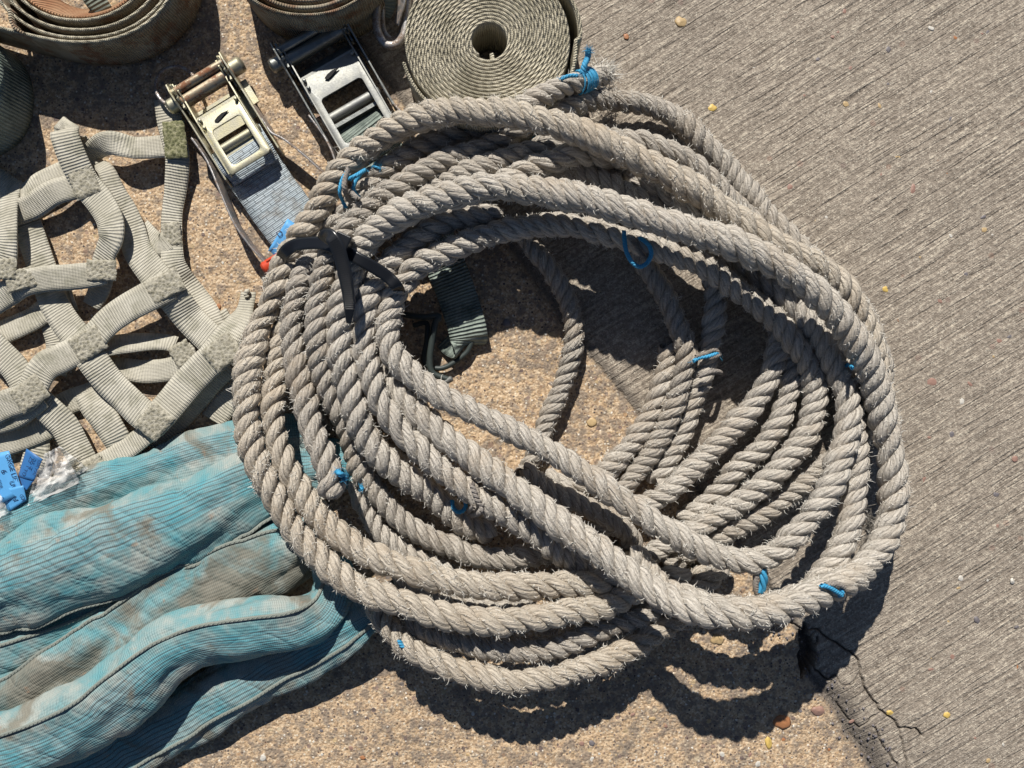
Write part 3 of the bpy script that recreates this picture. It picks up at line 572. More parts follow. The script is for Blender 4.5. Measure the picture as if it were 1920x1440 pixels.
# frayed brush at the whipped rope end
q = P(1132, 140, 66); n = 420
Bp = q + rng.normal(0, 7 * S, (n, 3)); d = unit(np.array((.85, .35, -.1)))[None] + rng.normal(0, .25, (n, 3))
g = G(); g.add(*hairs(Bp, unit(d), unit(d), n, 12, 34, .7)); g.build('frayed_end', MHAIR, coil)
def twine(name, pts, r, mat, n=3, tw=16, off=.55, dz=0.0, onrope=True, fz=0):
    Q = [(x, y, (topz(x, y) if onrope else 0) + h + dz) for x, y, h in pts]; A = catmull(PA(Q), 1.6 * S); T = tangents(A); up = np.array((0, 0, 1.))
    a_ = unit(np.cross(T, up + np.array((.01, .02, 0)))); b_ = np.cross(a_, T); s = np.arange(len(A)) * 1.6; g = G(); ph = rng.uniform(0, 6)
    for k in range(n):
        an = ph + k * 6.283 / n + s / tw * 6.283
        C = A + (np.cos(an)[:, None] * a_ + np.sin(an)[:, None] * b_) * (r * off * S)
        V, F, U = tubegeo(C, (r * .62) * S, 7); g.add(V, F, U)
    if fz:
        for e in (A[0], A[-1]): g.add(*hairs(e + rng.normal(0, 1.5 * S, (fz, 3)), unit(rng.normal(0, 1, (fz, 3)) + np.array((0, 0, .8))), unit(rng.normal(0, 1, (fz, 3))), fz, 6, 14, .5))
    return g.build(name, mat, coil)
L = lambda o, s_: o.__setitem__('label', s_)
# whipping at the end of the rope
g = G()
Wp = catmull(PA([(1104, 148, 88), (1090, 154, 100), (1084, 155, 104)]), 1.2 * S); Tn = tangents(Wp)
for i in range(0, len(Wp), 2):
    a_ = unit(np.cross(Tn[i], (0, 0, 1.))); b_ = np.cross(a_, Tn[i]); th = np.linspace(0, 6.283, 21)
    ring = Wp[i] + (np.cos(th)[:, None] * a_ + np.sin(th)[:, None] * b_) * (19.6 * S) + Tn[i] * rng.normal(0, .8) * S; g.tube(ring, 1.6, 6, caps=False, smooth=False, raw=True)
g.build('twine_whipping', MB, coil)
twine('twine_tail', [(1092, 140, 4), (1096, 122, 8), (1102, 108, 2), (1103, 95, 10)], 5, MB, fz=70, onrope=False, dz=112)
twine('twine_tail', [(1084, 142, 3), (1068, 142, 3), (1052, 148, 2)], 3, MB, fz=8, onrope=False, dz=136)
twine('twine_loop', [(650, 322, 4), (641, 338, 8), (637, 360, 10), (642, 376, 6), (649, 390, 2)], 3, MB)
twine('yarn_loop', [(653, 316, 2), (647, 335, 8), (646, 352, 12), (652, 370, 9), (661, 383, 2)], 4.4, MRG)
twine('yarn_loop', [(655, 330, 6), (654, 348, 12), (660, 362, 10), (672, 374, 3)], 4.2, MRG)
twine('twine_loop', [(655, 336, 6), (668, 329, 10), (684, 319, 8)], 3.6, MB, fz=8)
twine('twine_loop', [(676, 326, 8), (668, 338, 10), (663, 352, 9), (667, 364, 6), (674, 370, 2)], 3.2, MB)
twine('twine_tuft', [(700, 312, 1), (708, 314, 3), (714, 317, 1)], 2, MB, fz=8)
twine('twine_tuft', [(1000, 256, 14), (1001, 264, 10), (999, 275, 2)], 2, MB, onrope=False, dz=60)
twine('twine_loop', [(1170, 433, 0), (1171, 450, 2), (1174, 470, 4), (1184, 490, 2), (1198, 500, 0), (1212, 494, 0), (1221, 478, 2), (1218, 462, 4), (1206, 450, 0), (1199, 446, -6)], 3.6, MB, onrope=False, dz=142)
twine('yarn_loop', [(1186, 452, 0), (1198, 470, 2), (1212, 486, 2), (1218, 484, -2), (1204, 462, -6)], 3.6, MRG, onrope=False, dz=130)
twine('twine_knot', [(1300, 677, 2), (1312, 671, 6), (1328, 668, 5), (1348, 661, 2)], 3.2, MB, fz=8)
twine('yarn_loop', [(1304, 668, 2), (1322, 663, 4), (1340, 656, 2), (1350, 664, 2), (1330, 672, 3)], 3.4, MRG)
twine('yarn_end', [(1310, 706, 2), (1325, 700, 4), (1342, 696, 5), (1357, 701, 3)], 4, MRG, dz=8)
twine('twine_tuft', [(632, 884, 2), (640, 890, 5), (650, 893, 3)], 4.6, MB, fz=50)
twine('twine_tuft', [(645, 899, 2), (651, 893, 4)], 3.6, MB, fz=24)
twine('twine_loop', [(848, 938, 2), (849, 950, 2), (858, 960, 2), (869, 957, 2), (874, 946, 2), (870, 937, 2)], 3.6, MB, onrope=False, dz=66)
twine('yarn_loop', [(884, 906, 2), (889, 920, 5), (895, 936, 6), (903, 950, 4), (898, 962, 2), (886, 965, 2), (881, 957, 2), (888, 951, 4)], 4.4, MRG, n=2)
twine('twine_tag', [(1429, 1066, -6), (1432, 1082, -6), (1430, 1100, -12), (1424, 1109, -16)], 6.3, MB, onrope=False, dz=140, tw=60)
twine('yarn_end', [(1417, 1066, -6), (1417, 1084, -6), (1417, 1102, -12), (1420, 1114, -18)], 4.6, MRG, onrope=False, dz=140)
twine('yarn_end', [(1434, 1066, -8), (1439, 1084, -9), (1438, 1098, -14)], 3.2, MRG, onrope=False, dz=138)
twine('twine_loop', [(1539, 1098, 1), (1552, 1100, 4), (1566, 1108, 4), (1578, 1116, 1)], 3.6, MB)
twine('twine_loop', [(1577, 1104, 3), (1580, 1112, 3), (1572, 1118, 1)], 3, MB)
twine('yarn_loop', [(1548, 1096, 2), (1565, 1094, 6), (1580, 1099, 5), (1582, 1108, 2)], 4.2, MRG)
twine('twine_tuft', [(747, 1200, 2), (752, 1208, 2), (757, 1213, 0)], 4, MB, dz=-6)
twine('twine_tuft', [(677, 910, 2), (679, 918, 4)], 3, MB, fz=10)
twine('twine_tuft', [(1586, 686, 2), (1592, 683, 2), (1598, 690, 2)], 3, MB)
# loose tangle of fibres caught between two turns
n = 60; c0 = P(1628, 990, 105); g = G()
for i in range(n):
    a = rng.normal(0, 13, 3); pts = [(1626 + a[0], 990 + a[1], 105 + a[2] * .4)]
    for k in range(4): b = rng.normal(0, 9, 3); pts.append((pts[-1][0] + b[0], pts[-1][1] + b[1] * 1.1, pts[-1][2] + b[2] * .5))
    g.tube(pts, .55, 3, caps=False, step=3)
g.build('fibre_tangle', MR, coil)

# ------------------------------------------------------------------ cable tie
tie = thing('cable_tie', 'black nylon cable tie with ribbed tail cinching the left side of the coil', 'cable tie', tuple(P(640, 480, 0)))
def overrope(pts, lift=6):
    return [(x, y, h if h is not None else topz(x, y, 8) + lift) for x, y, h in pts]
g = G(); a = overrope([(527, 512, 18), (524, 497, 60), (532, 476, None), (550, 461, None), (575, 456, None), (605, 457, None), (640, 470, None), (675, 487, None), (705, 504, None), (728, 520, None), (746, 540, None), (752, 560, 70), (748, 580, 24)])
a = [list(p) for p in a]
for _ in range(3):
    for i in range(3, len(a) - 3): a[i][2] = max(a[i][2], (a[i - 1][2] + a[i + 1][2]) / 2)
ribbon(g, a, [17, 20, 22, 22, 22, 21, 20, 19, 15], 3, 3, roll=[-55, -20, 0, 0, 0, 0, 20, 45]); g.build('strap', MBLACK, tie)
HZ = a[6][2] + 4
def local(ox, oy, h, ang, sc=1.0):
    """frame: u along ang (screen degrees, y down), v = perpendicular (screen), returns T(arr)-> world"""
    c, s_ = math.cos(math.radians(ang)), math.sin(math.radians(ang)); k = 1 - h / HC
    def T(A):
        A = np.asarray(A, float); x = ox + (A[:, 0] * c + A[:, 1] * s_) * sc; y = oy + (A[:, 0] * s_ - A[:, 1] * c) * sc
        return np.stack(((x - 960) * k * S, (720 - y) * k * S, A[:, 2] * S), 1)
    return T
T = local(645, 456, HZ, 25); g = G(); g.prism([(-15, -15), (15, -15), (15, 15), (-15, 15)], T, HZ - 8, HZ + 21); bevel(g.build('head', MBLACK, tie, smooth=False), 2.5, 3)
g = G(); tl = [(606, 452, HZ + 2), (610, 440, HZ + 16), (620, 443, HZ + 26), (632, 462, HZ + 27), (641, 490, HZ + 24), (650, 530, HZ + 20), (655, 570, HZ + 12), (654, 606, HZ + 2)]
ribbon(g, tl, [22, 22, 24, 24, 23, 21, 18, 8], 2.6, 2.5); g.build('tail', MBLACK, tie)
A = catmull(PA(tl), 3.6 * S); Tn = tangents(A); g = G(); sd_ = unit(np.cross(Tn, (0, 0, 1.)))
for i in range(12, len(A) - 7):
    wv = 6.8 * S; up = np.cross(sd_[i], Tn[i]) * 1.7 * S; g.tube([A[i] - sd_[i] * wv + up, A[i] + sd_[i] * wv + up], .62, 5, smooth=False, raw=True)
g.build('ratchet_teeth', MBLACK, tie)

# ------------------------------------------------------------------ ratchet buckles
def rrect(u0, v0, u1, v1, r, n=5):
    out = []
    for cx, cy, a0 in ((u1 - r, v1 - r, 0), (u0 + r, v1 - r, 90), (u0 + r, v0 + r, 180), (u1 - r, v0 + r, 270)):
        for i in range(n): a = math.radians(a0 + 90 * i / (n - 1)); out.append((cx + r * math.cos(a), cy + r * math.sin(a)))
    return out
def ringplate(g, outer, inner, T, z0, z1):
    k = len(outer); mk = lambda P_, z: np.array([(p[0], p[1], z if not callable(z) else z(p)) for p in P_])
    V = T(np.vstack((mk(outer, z0), mk(inner, z0), mk(outer, z1), mk(inner, z1)))); F = []
    for j in range(k):
        a, b = j, (j + 1) % k
        F += [(2 * k + a, 2 * k + b, 3 * k + b, 3 * k + a), (b, a, k + a, k + b), (a, b, 2 * k + b, 2 * k + a), (k + b, k + a, 3 * k + a, 3 * k + b)]
    g.add(V, np.array(F))
def ratchet(name, label, ox, oy, ang, W, sc, mbody, mplate, mspin, arms, zt=58, w0=112, u1=204):
    root = thing(name, label, 'ratchet buckle', tuple(P(ox + 60, oy + 80, 0)))
    T = local(ox, oy, zt, ang, sc)
    def TU(A):   # polygon in (u,z), extruded along v
        A = np.asarray(A, float); return T(np.stack((A[:, 0], A[:, 2], A[:, 1]), 1))
    cyl = lambda g, u, z, v0, v1, r, m=16: g.tube(T(np.array([(u, v0, z), (u, v1, z)])), r * sc, m, smooth=False, raw=True)
    head = [(-24, 12), (-20, 40), (-8, 60), (10, 66), (30, 64), (48, 56), (70, 52), (110, 50), (200, 44), (212, 30), (205, 14), (100, 6), (40, 0), (0, 0)]
    for v0, v1 in ((-2, 1), (W - 1, W + 2)): bevel(G().prism(head, TU, v0, v1).build('side_plate', mbody, root, smooth=False), .6)
    head2 = [(-16, 12), (-12, 36), (0, 56), (14, 58), (34, 52), (60, 56), (84, 60), (u1 - 4, 58), (u1 + 2, 52), (u1 - 6, 44), (80, 40), (50, 10), (10, 4)]
    for v0, v1 in ((12, 14.5), (W - 14.5, W - 12)): bevel(G().prism(head2, TU, v0, v1).build('lever_side', mplate, root, smooth=False), .6)
    for v0 in (4.5, W - 8.5):
        gp = []; nt_ = 11
        for i in range(nt_ * 4):
            a = 2 * math.pi * i / (nt_ * 4); r = (34, 35, 26, 27)[i % 4]; gp.append((20 + r * math.cos(a), 34 + r * math.sin(a)))
        bevel(G().prism(gp, TU, v0, v0 + 4).build('ratchet_wheel', mspin if mspin is MSTEEL else mbody, root, smooth=False), .5)
    g = G(); cyl(g, 8, 50, 1, W - 1, 8.5); cyl(g, 27, 40, 1, W - 1, 13); g.build('spindle', mspin, root)
    g = G(); cyl(g, 20, 36, W + 3, W + 21, 15, 20); g.build('spindle_cap', mbody, root)
    g = G(); cyl(g, 20, 36, -19, -3, 14, 20); g.build('spindle_cap', mbody, root)
    g = G(); ou = rrect(78, 14, u1, W - 14, 6); inn = rrect(w0, 27, u1 - 13, W - 27, 8)
    zf = lambda dz: (lambda p: zt + dz - max(0, 96 - p[0]) * .35)
    ringplate(g, ou, inn, T, zf(-3), zf(0)); bevel(g.build('lever_plate', mplate, root, smooth=False), .7, 2)
    g = G(); g.prism([(-1, 15), (8, 11), (8, W - 11), (-1, W - 15)], lambda A: T(A + np.array((74, 0, 0))), zt - 12, zt - 7.5); g.build('lever_plate', mplate, root, smooth=False)
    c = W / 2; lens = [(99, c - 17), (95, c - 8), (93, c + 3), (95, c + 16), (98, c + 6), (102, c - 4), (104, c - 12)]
    G().prism(lens, T, zt - 2, zt + .4).build('slot_shade', MDARK, root, smooth=False)  # black piece just proud of the plate, painting the shade of an open slot
    for (u, v) in ((84, 19), (100, 19), (84, W - 19)):
        g = G(); g.tube(T(np.array([(u, v, zt - 6), (u, v, zt + 1.2)])), 3.4, 10, smooth=False, raw=True); g.build('rivet', mbody, root)
    g = G(); cyl(g, w0 + 34, 42, 13, W - 13, 9); g.build('cross_bar', mplate, root)
    G().prism([(w0 + 48, 18), (w0 + 55, 18), (w0 + 55, W - 18), (w0 + 48, W - 18)], T, 26, 44).build('pawl', mbody, root, smooth=False)
    G().prism([(40, 6), (108, 6), (108, W - 6), (40, W - 6)], T, 3, 6).build('base_plate', mbody, root, smooth=False)
    for pts in arms:
        A = catmull(PA(pts), 4 * S); sdv = np.tile(np.array((0, 0, 1.)), (len(A), 1)); sdv = sdv + unit(np.cross(tangents(A), (0, 0, 1.))) * .12
        g = G(); g.add(*sweep(A, sdv, np.linspace(30, 22, len(A)), 3.2, 4)); bevel(g.build('handle_arm', MGREYM, root), .5)
    return root, T
r1, T1 = ratchet('ratchet_buckle', 'small yellowish zinc ratchet buckle with blue grey strap and red spacer', 316, 166, 58.5, 118, .98, MBRASS, MBRASS, MBRASR,
   [[(366, 262, 34), (390, 296, 34), (402, 320, 36), (415, 352, 40), (442, 416, 42), (470, 458, 40), (496, 488, 36), (514, 508, 32)],
    [(474, 196, 34), (500, 232, 34), (514, 252, 36), (534, 262, 40), (570, 290, 40), (610, 326, 36)]])
g = G()
A = ribbon(g, [(440, 262, 22), (456, 288, 30), (478, 322, 24), (505, 362, 20), (535, 404, 18), (566, 448, 16)], 106, 4.5, roll=[0, 2, 0, -1]); g.build('strap', MBLS, r1)
g = G(); ribbon(g, [(442, 262, 34), (456, 286, 44), (468, 303, 42), (482, 324, 34)], [102, 104, 104, 92], 4, roll=[0, 0]); g.build('strap_end', MBLS, r1)
g = G(); ribbon(g, [(521, 440, 27), (532, 448, 26), (548, 470, 24)], [70, 66, 60], 1.5); g.build('label', MBLUE, r1)
g = G(); g.tube([(498, 503, 40), (560, 466, 40)], 13, 14, smooth=False); o = g.build('spacer_tube', MRED, r1)
g = G(); g.tube([(500, 490, 52), (552, 459, 52)], 2, 8, smooth=False); g.build('spacer_tube', MRED, r1)
g = G(); g.prism([(24, 0), (75, 0), (75, 14), (24, 14)], lambda A_: T1(A_ + np.array((18, 118, 0))), 20, 24); g.build('pawl_tab', MBRASS, r1, smooth=False)
r2, T2 = ratchet('ratchet_buckle', 'larger dark steel ratchet buckle with dark green strap above the coil', 512, 88, 60, 142, 1.0, MSTEEL, MSTEELP, MSTEEL,
   [[(584, 220, 30), (610, 256, 32), (624, 282, 34), (632, 305, 34)], [(712, 150, 30), (730, 182, 30), (750, 208, 32), (770, 225, 32)]], w0=130, u1=240)
g = G(); ribbon(g, [(664, 222, 10), (672, 234, 34), (682, 246, 46), (694, 264, 40), (710, 292, 30), (734, 326, 22)], 96, 5); g.build('strap', MGRS, r2)

def textmesh(body, size, T, mat, parent, name='lettering'):
    cu = bpy.data.curves.new('lettering', 'FONT'); cu.body = body; cu.size = size; ob = bpy.data.objects.new('tmp', cu); COL.objects.link(ob)
    dg = bpy.context.evaluated_depsgraph_get(); me = bpy.data.meshes.new_from_object(ob.evaluated_get(dg))
    V = np.array([v.co[:] for v in me.vertices]); Fc = [tuple(p.vertices) for p in me.polygons]
    bpy.data.objects.remove(ob); V[:, 2] = 0
    return mesh(name, T(V), Fc, mat, parent, smooth=False)
def textT(x, y, h, ang):
    c, s_ = math.cos(math.radians(ang)), math.sin(math.radians(ang))
    return lambda A: PA([(x + p[0] * c + p[1] * s_, y + p[0] * s_ - p[1] * c, h + p[2]) for p in A])
textmesh('D', 16, textT(523, 446, 29, -38), MINK, r1)

# ------------------------------------------------------------------ webbing rolls
def roll(name, label, cx, cy, path, z0, z1, th, mat, step=3, lean=None):
    """path(t)-> list of (x,y) px measured at the top edge height z1"""
    A = PA([(x, y, z1) for x, y in path]); A[:, 2] = (z0 + z1) / 2 * S; A = resample(A, step * S, 2)
    side = np.tile(np.array((0, 0, 1.)), (len(A), 1))
    if lean is not None:
        out = unit((A - PA([(cx, cy, z1)])[0]) * np.array((1, 1, 0))); side = side + out * lean
    return sweep(A, side, (z1 - z0) * (1 + smoothnoise(len(A), 20, .01)), th, 7)
def spiral(cx, cy, r0, r1, pitch, ax=1., ay=1., ph=0., wob=0.):
    out = []; r = r0; a = ph
    while r < r1:
        k = 1 + wob * math.sin(2 * a + 1) + wob * .6 * math.sin(3 * a)
        out.append((cx + ax * r * k * math.cos(a), cy + ay * r * k * math.sin(a))); d = 3.0 / max(r, 10); a += d; r += pitch * d / 6.283
    return out
rl = thing('webbing_roll', 'tightly wound flat roll of khaki webbing touching the top of the coil', 'strap roll', tuple(P(915, 80, 0)))
sp = spiral(916, 76, 34, 152, 6.9, 1.0, .99, 2.2, .004)
a0 = math.atan2(sp[-1][1] - 76, sp[-1][0] - 916)
ext = []
for i in range(1, 190):
    a = a0 + i * .0335; r = 153 + i * .06 + 16 * math.exp(-((((a) % 6.283) - 6.0) / .55) ** 2) + 8 * math.exp(-((((a) % 6.283) - .5) / .6) ** 2)
    ext.append((916 + r * math.cos(a), 76 + r * .99 * math.sin(a)))
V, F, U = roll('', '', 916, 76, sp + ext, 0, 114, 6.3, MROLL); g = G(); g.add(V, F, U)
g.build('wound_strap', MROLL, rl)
# woven bead along the upper edge
def bead(pts2, z, mat, parent, name, r=2.6, per=7.5, amp=.8, th=3.4):
    A = PA([(x, y, z) for x, y in pts2]); A = resample(A, 1.6 * S); n = len(A); T = tangents(A); sdv = unit(np.cross(T, (0, 0, 1.))); s = np.arange(n) * 1.6; g = G()
    for k in (0, 1):
        an = s / per * 6.283 + k * 3.1416; C = A + sdv * (np.cos(an) * (th * .42))[:, None] * S + np.array((0, 0, 1.)) * (np.sin(an) * amp)[:, None] * S
        V, F, U = tubegeo(C, r * .62 * S, 5); g.add(V, F, U)
    return g.build(name, mat, parent)
bead(sp + ext, 114.5, MROLL, rl, 'woven_edge', r=2.9, per=6.5, th=4.4)
g = G(); tl_ = [(916 + 40 * math.cos(a) * (1 - .12 * i), 76 + 36 * math.sin(a)) for i, a in enumerate(np.linspace(2.2, .6, 8))]
A = PA([(x, y + 4, 108) for x, y in tl_]); A[:, 2] = 55 * S; g.add(*sweep(catmull(A, 3 * S), np.tile(np.array((0, 0, 1.)), (len(catmull(A, 3 * S)), 1)), 108, 6, 5)); g.build('strap_tail', MROLL, rl)

rr_ = thing('webbing_roll', 'loosely coiled rust-stained webbing strap in the top left corner', 'strap roll', tuple(P(150, -60, 0)))
def arc(cx, cy, a, b, t0, t1, n=60, e=2.0):
    o = []
    for t in np.linspace(math.radians(t0), math.radians(t1), n):
        c, s_ = math.cos(t), math.sin(t); o.append((cx + a * abs(c) ** (2 / e) * np.sign(c), cy + b * abs(s_) ** (2 / e) * np.sign(s_)))
    return o
Z1 = 100
p0 = arc(150, -110, 192, 189, -200, 105, 90, 2.25) + [(70, 69), (20, 57), (-30, 44), (-120, 20), (-200, -5)]
g = G(); g.add(*roll('', '', 150, -110, p0, 8, 100, 5.5, MROLL2)); g.build('wound_strap', MROLL2, rr_); bead(p0, 100.5, MROLL, rr_, 'woven_edge', r=3)
p1 = arc(152, -110, 184, 181, -200, 172, 90, 2.2); p1 = [(x - 0, y) for x, y in p1]
g = G(); g.add(*roll('', '', 150, -110, p1, 8, 98, 5.5, MROLL2)); g.build('wound_strap', MROLL2, rr_); bead(p1, 98.5, MROLL, rr_, 'woven_edge', r=2.8)
p2 = arc(150, -112, 168, 168, -180, 190, 90, 2.15)
g = G(); g.add(*roll('', '', 150, -110, p2, 8, 97, 5.5, MROLL2)); g.build('wound_strap', MROLL2, rr_); bead(p2, 97.5, MROLL, rr_, 'woven_edge', r=2.8)
p3 = arc(145, -118, 152, 156, -180, 185, 90, 2.1)
g = G(); g.add(*roll('', '', 145, -118, p3, 6, 95, 5.5, MRUST)); g.build('wound_strap', MROLL2, rr_); bead(p3, 95.5, MROLL, rr_, 'woven_edge', r=2.8)
p4 = arc(143, -126, 128, 138, -180, 180, 90, 2.1)
g = G(); g.add(*roll('', '', 143, -126, p4, 30, 88, 5.5, MRUST, lean=.75)); g.build('wound_strap', MRUST, rr_)
g = G(); g.add(*roll('', '', 60, 40, [(16, 14), (20, 40), (26, 52), (44, 62)], 20, 108, 5, MROLL2)); g.build('strap_tail', MROLL2, rr_)
g = G(); A = PA([(150, -40, 70), (165, -10, 60), (180, 18, 50), (196, 30, 60)]); ribbon(g, [(150, -60, 90), (166, -20, 80), (184, 8, 70), (196, 26, 60)], 36, 4); g.build('strap_tail', MGRL, rr_)

rb = thing('webbing_roll', 'brown webbing roll cut off by the top edge above the steel buckle', 'strap roll', tuple(P(575, -70, 0)))
pb = arc(572, -118, 152, 146, -180, 180, 90, 2.2); g = G(); g.add(*roll('', '', 572, -118, pb, 0, 112, 6, MROLL2)); g.build('wound_strap', MROLL2, rb); bead(pb, 112, MROLL2, rb, 'woven_edge')
for q_ in (138, 124): 
    pb2 = arc(572, -118, q_, q_ - 6, -180, 180, 80, 2.1); g = G(); g.add(*roll('', '', 572, -118, pb2, 0, 112, 6, MROLL2)); g.build('wound_strap', MROLL2, rb)
rd = thing('webbing_roll', 'dark green webbing roll just entering at the left edge of the photo', 'strap roll', tuple(P(-90, 150, 0)))
pd = arc(-108, 152, 104, 112, -180, 180, 80, 2.2); g = G(); g.add(*roll('', '', -108, 152, pd, 0, 96, 6, MGRS)); g.build('wound_strap', MGRS, rd); bead(pd, 96, MGRS, rd, 'woven_edge')
pd = arc(-108, 152, 92, 100, -180, 180, 80, 2.2); g = G(); g.add(*roll('', '', -108, 152, pd, 0, 96, 6, MGRS)); g.build('wound_strap', MGRS, rd)

# ------------------------------------------------------------------ hook between buckle and roll
hk = thing('strap_hook', 'worn steel double wire hook lying between the steel buckle and khaki roll', 'hook', tuple(P(738, 50, 0)))
g = G(); g.tube([(712, -60, 40), (709, -10, 42), (706, 30, 44), (708, 58, 46), (722, 82, 46), (742, 84, 46), (757, 66, 48), (762, 36, 50), (764, 0, 52), (766, -60, 52)], 7.5, 12); g.build('wire', MGREYM, hk)
g = G(); g.tube([(722, -60, 22), (718, -10, 22), (716, 34, 22), (720, 60, 22), (732, 74, 22), (746, 72, 22), (754, 56, 22), (758, 20, 22), (760, -60, 22)], 6, 10); g.build('wire', MGREYM, hk)
g = G(); ribbon(g, [(725, -60, 70), (730, -20, 66), (732, 10, 56), (727, 34, 40)], [26, 26, 22, 8], 3, roll=[20, 35]); g.build('strap_end', MGRL, hk)
g = G(); ribbon(g, [(752, -50, 74), (754, 0, 68), (748, 28, 58), (744, 46, 50)], [20, 20, 18, 16], 3, roll=[-30, -50]); g.build('strap_end', MGREYM, hk)

# ------------------------------------------------------------------ strap with hook inside the coil
st = thing('ratchet_strap', 'dark green strap end with pale stitching and wire hook inside the coil', 'strap', tuple(P(850, 600, 0)))
A = catmull(PA([(806, 430, 8), (820, 462, 8), (836, 500, 8), (852, 540, 10), (864, 575, 18), (872, 600, 28), (877, 620, 30), (879, 636, 22), (873, 645, 11), (858, 640, 5), (844, 626, 4)]), 2.5 * S)
sv = unit(np.array((.96, .30, 0.02)))[None].repeat(len(A), 0); g = G(); g.add(*sweep(A, sv, np.linspace(76, 68, len(A)), 7, 8)); g.build('strap', MGRS, st)
g = G()
for off in (-32, -18, -4, 12, 28):
    B = A[10:62] + sv[10:62] * off * S; nn = unit(np.cross(sv[10:62], tangents(A)[10:62]))
    for i in range(0, len(B) - 4, 5): g.tube([B[i] + nn[i] * 4 * S, B[i + 3] + nn[i + 3] * 4 * S], .75, 5, smooth=False, raw=True)
g.build('stitching', MTHR, st)
g = G(); g.tube([(760, 590, 30), (795, 594, 34), (822, 592, 36), (816, 606, 34), (810, 640, 30), (806, 676, 26), (812, 700, 24), (842, 712, 22)], 6, 10); g.build('hook', MHOOK, st)
g = G(); g.tube([(776, 610, 14), (800, 606, 16), (800, 640, 14), (796, 680, 12), (830, 690, 12), (872, 664, 14), (886, 640, 16)], 5, 10); g.build('hook', MHOOK, st)
g = G(); g.tube([(836, 716, 22), (846, 710, 24)], 6, 10, smooth=False); g.build('hook_tip', MSTEELP, st)

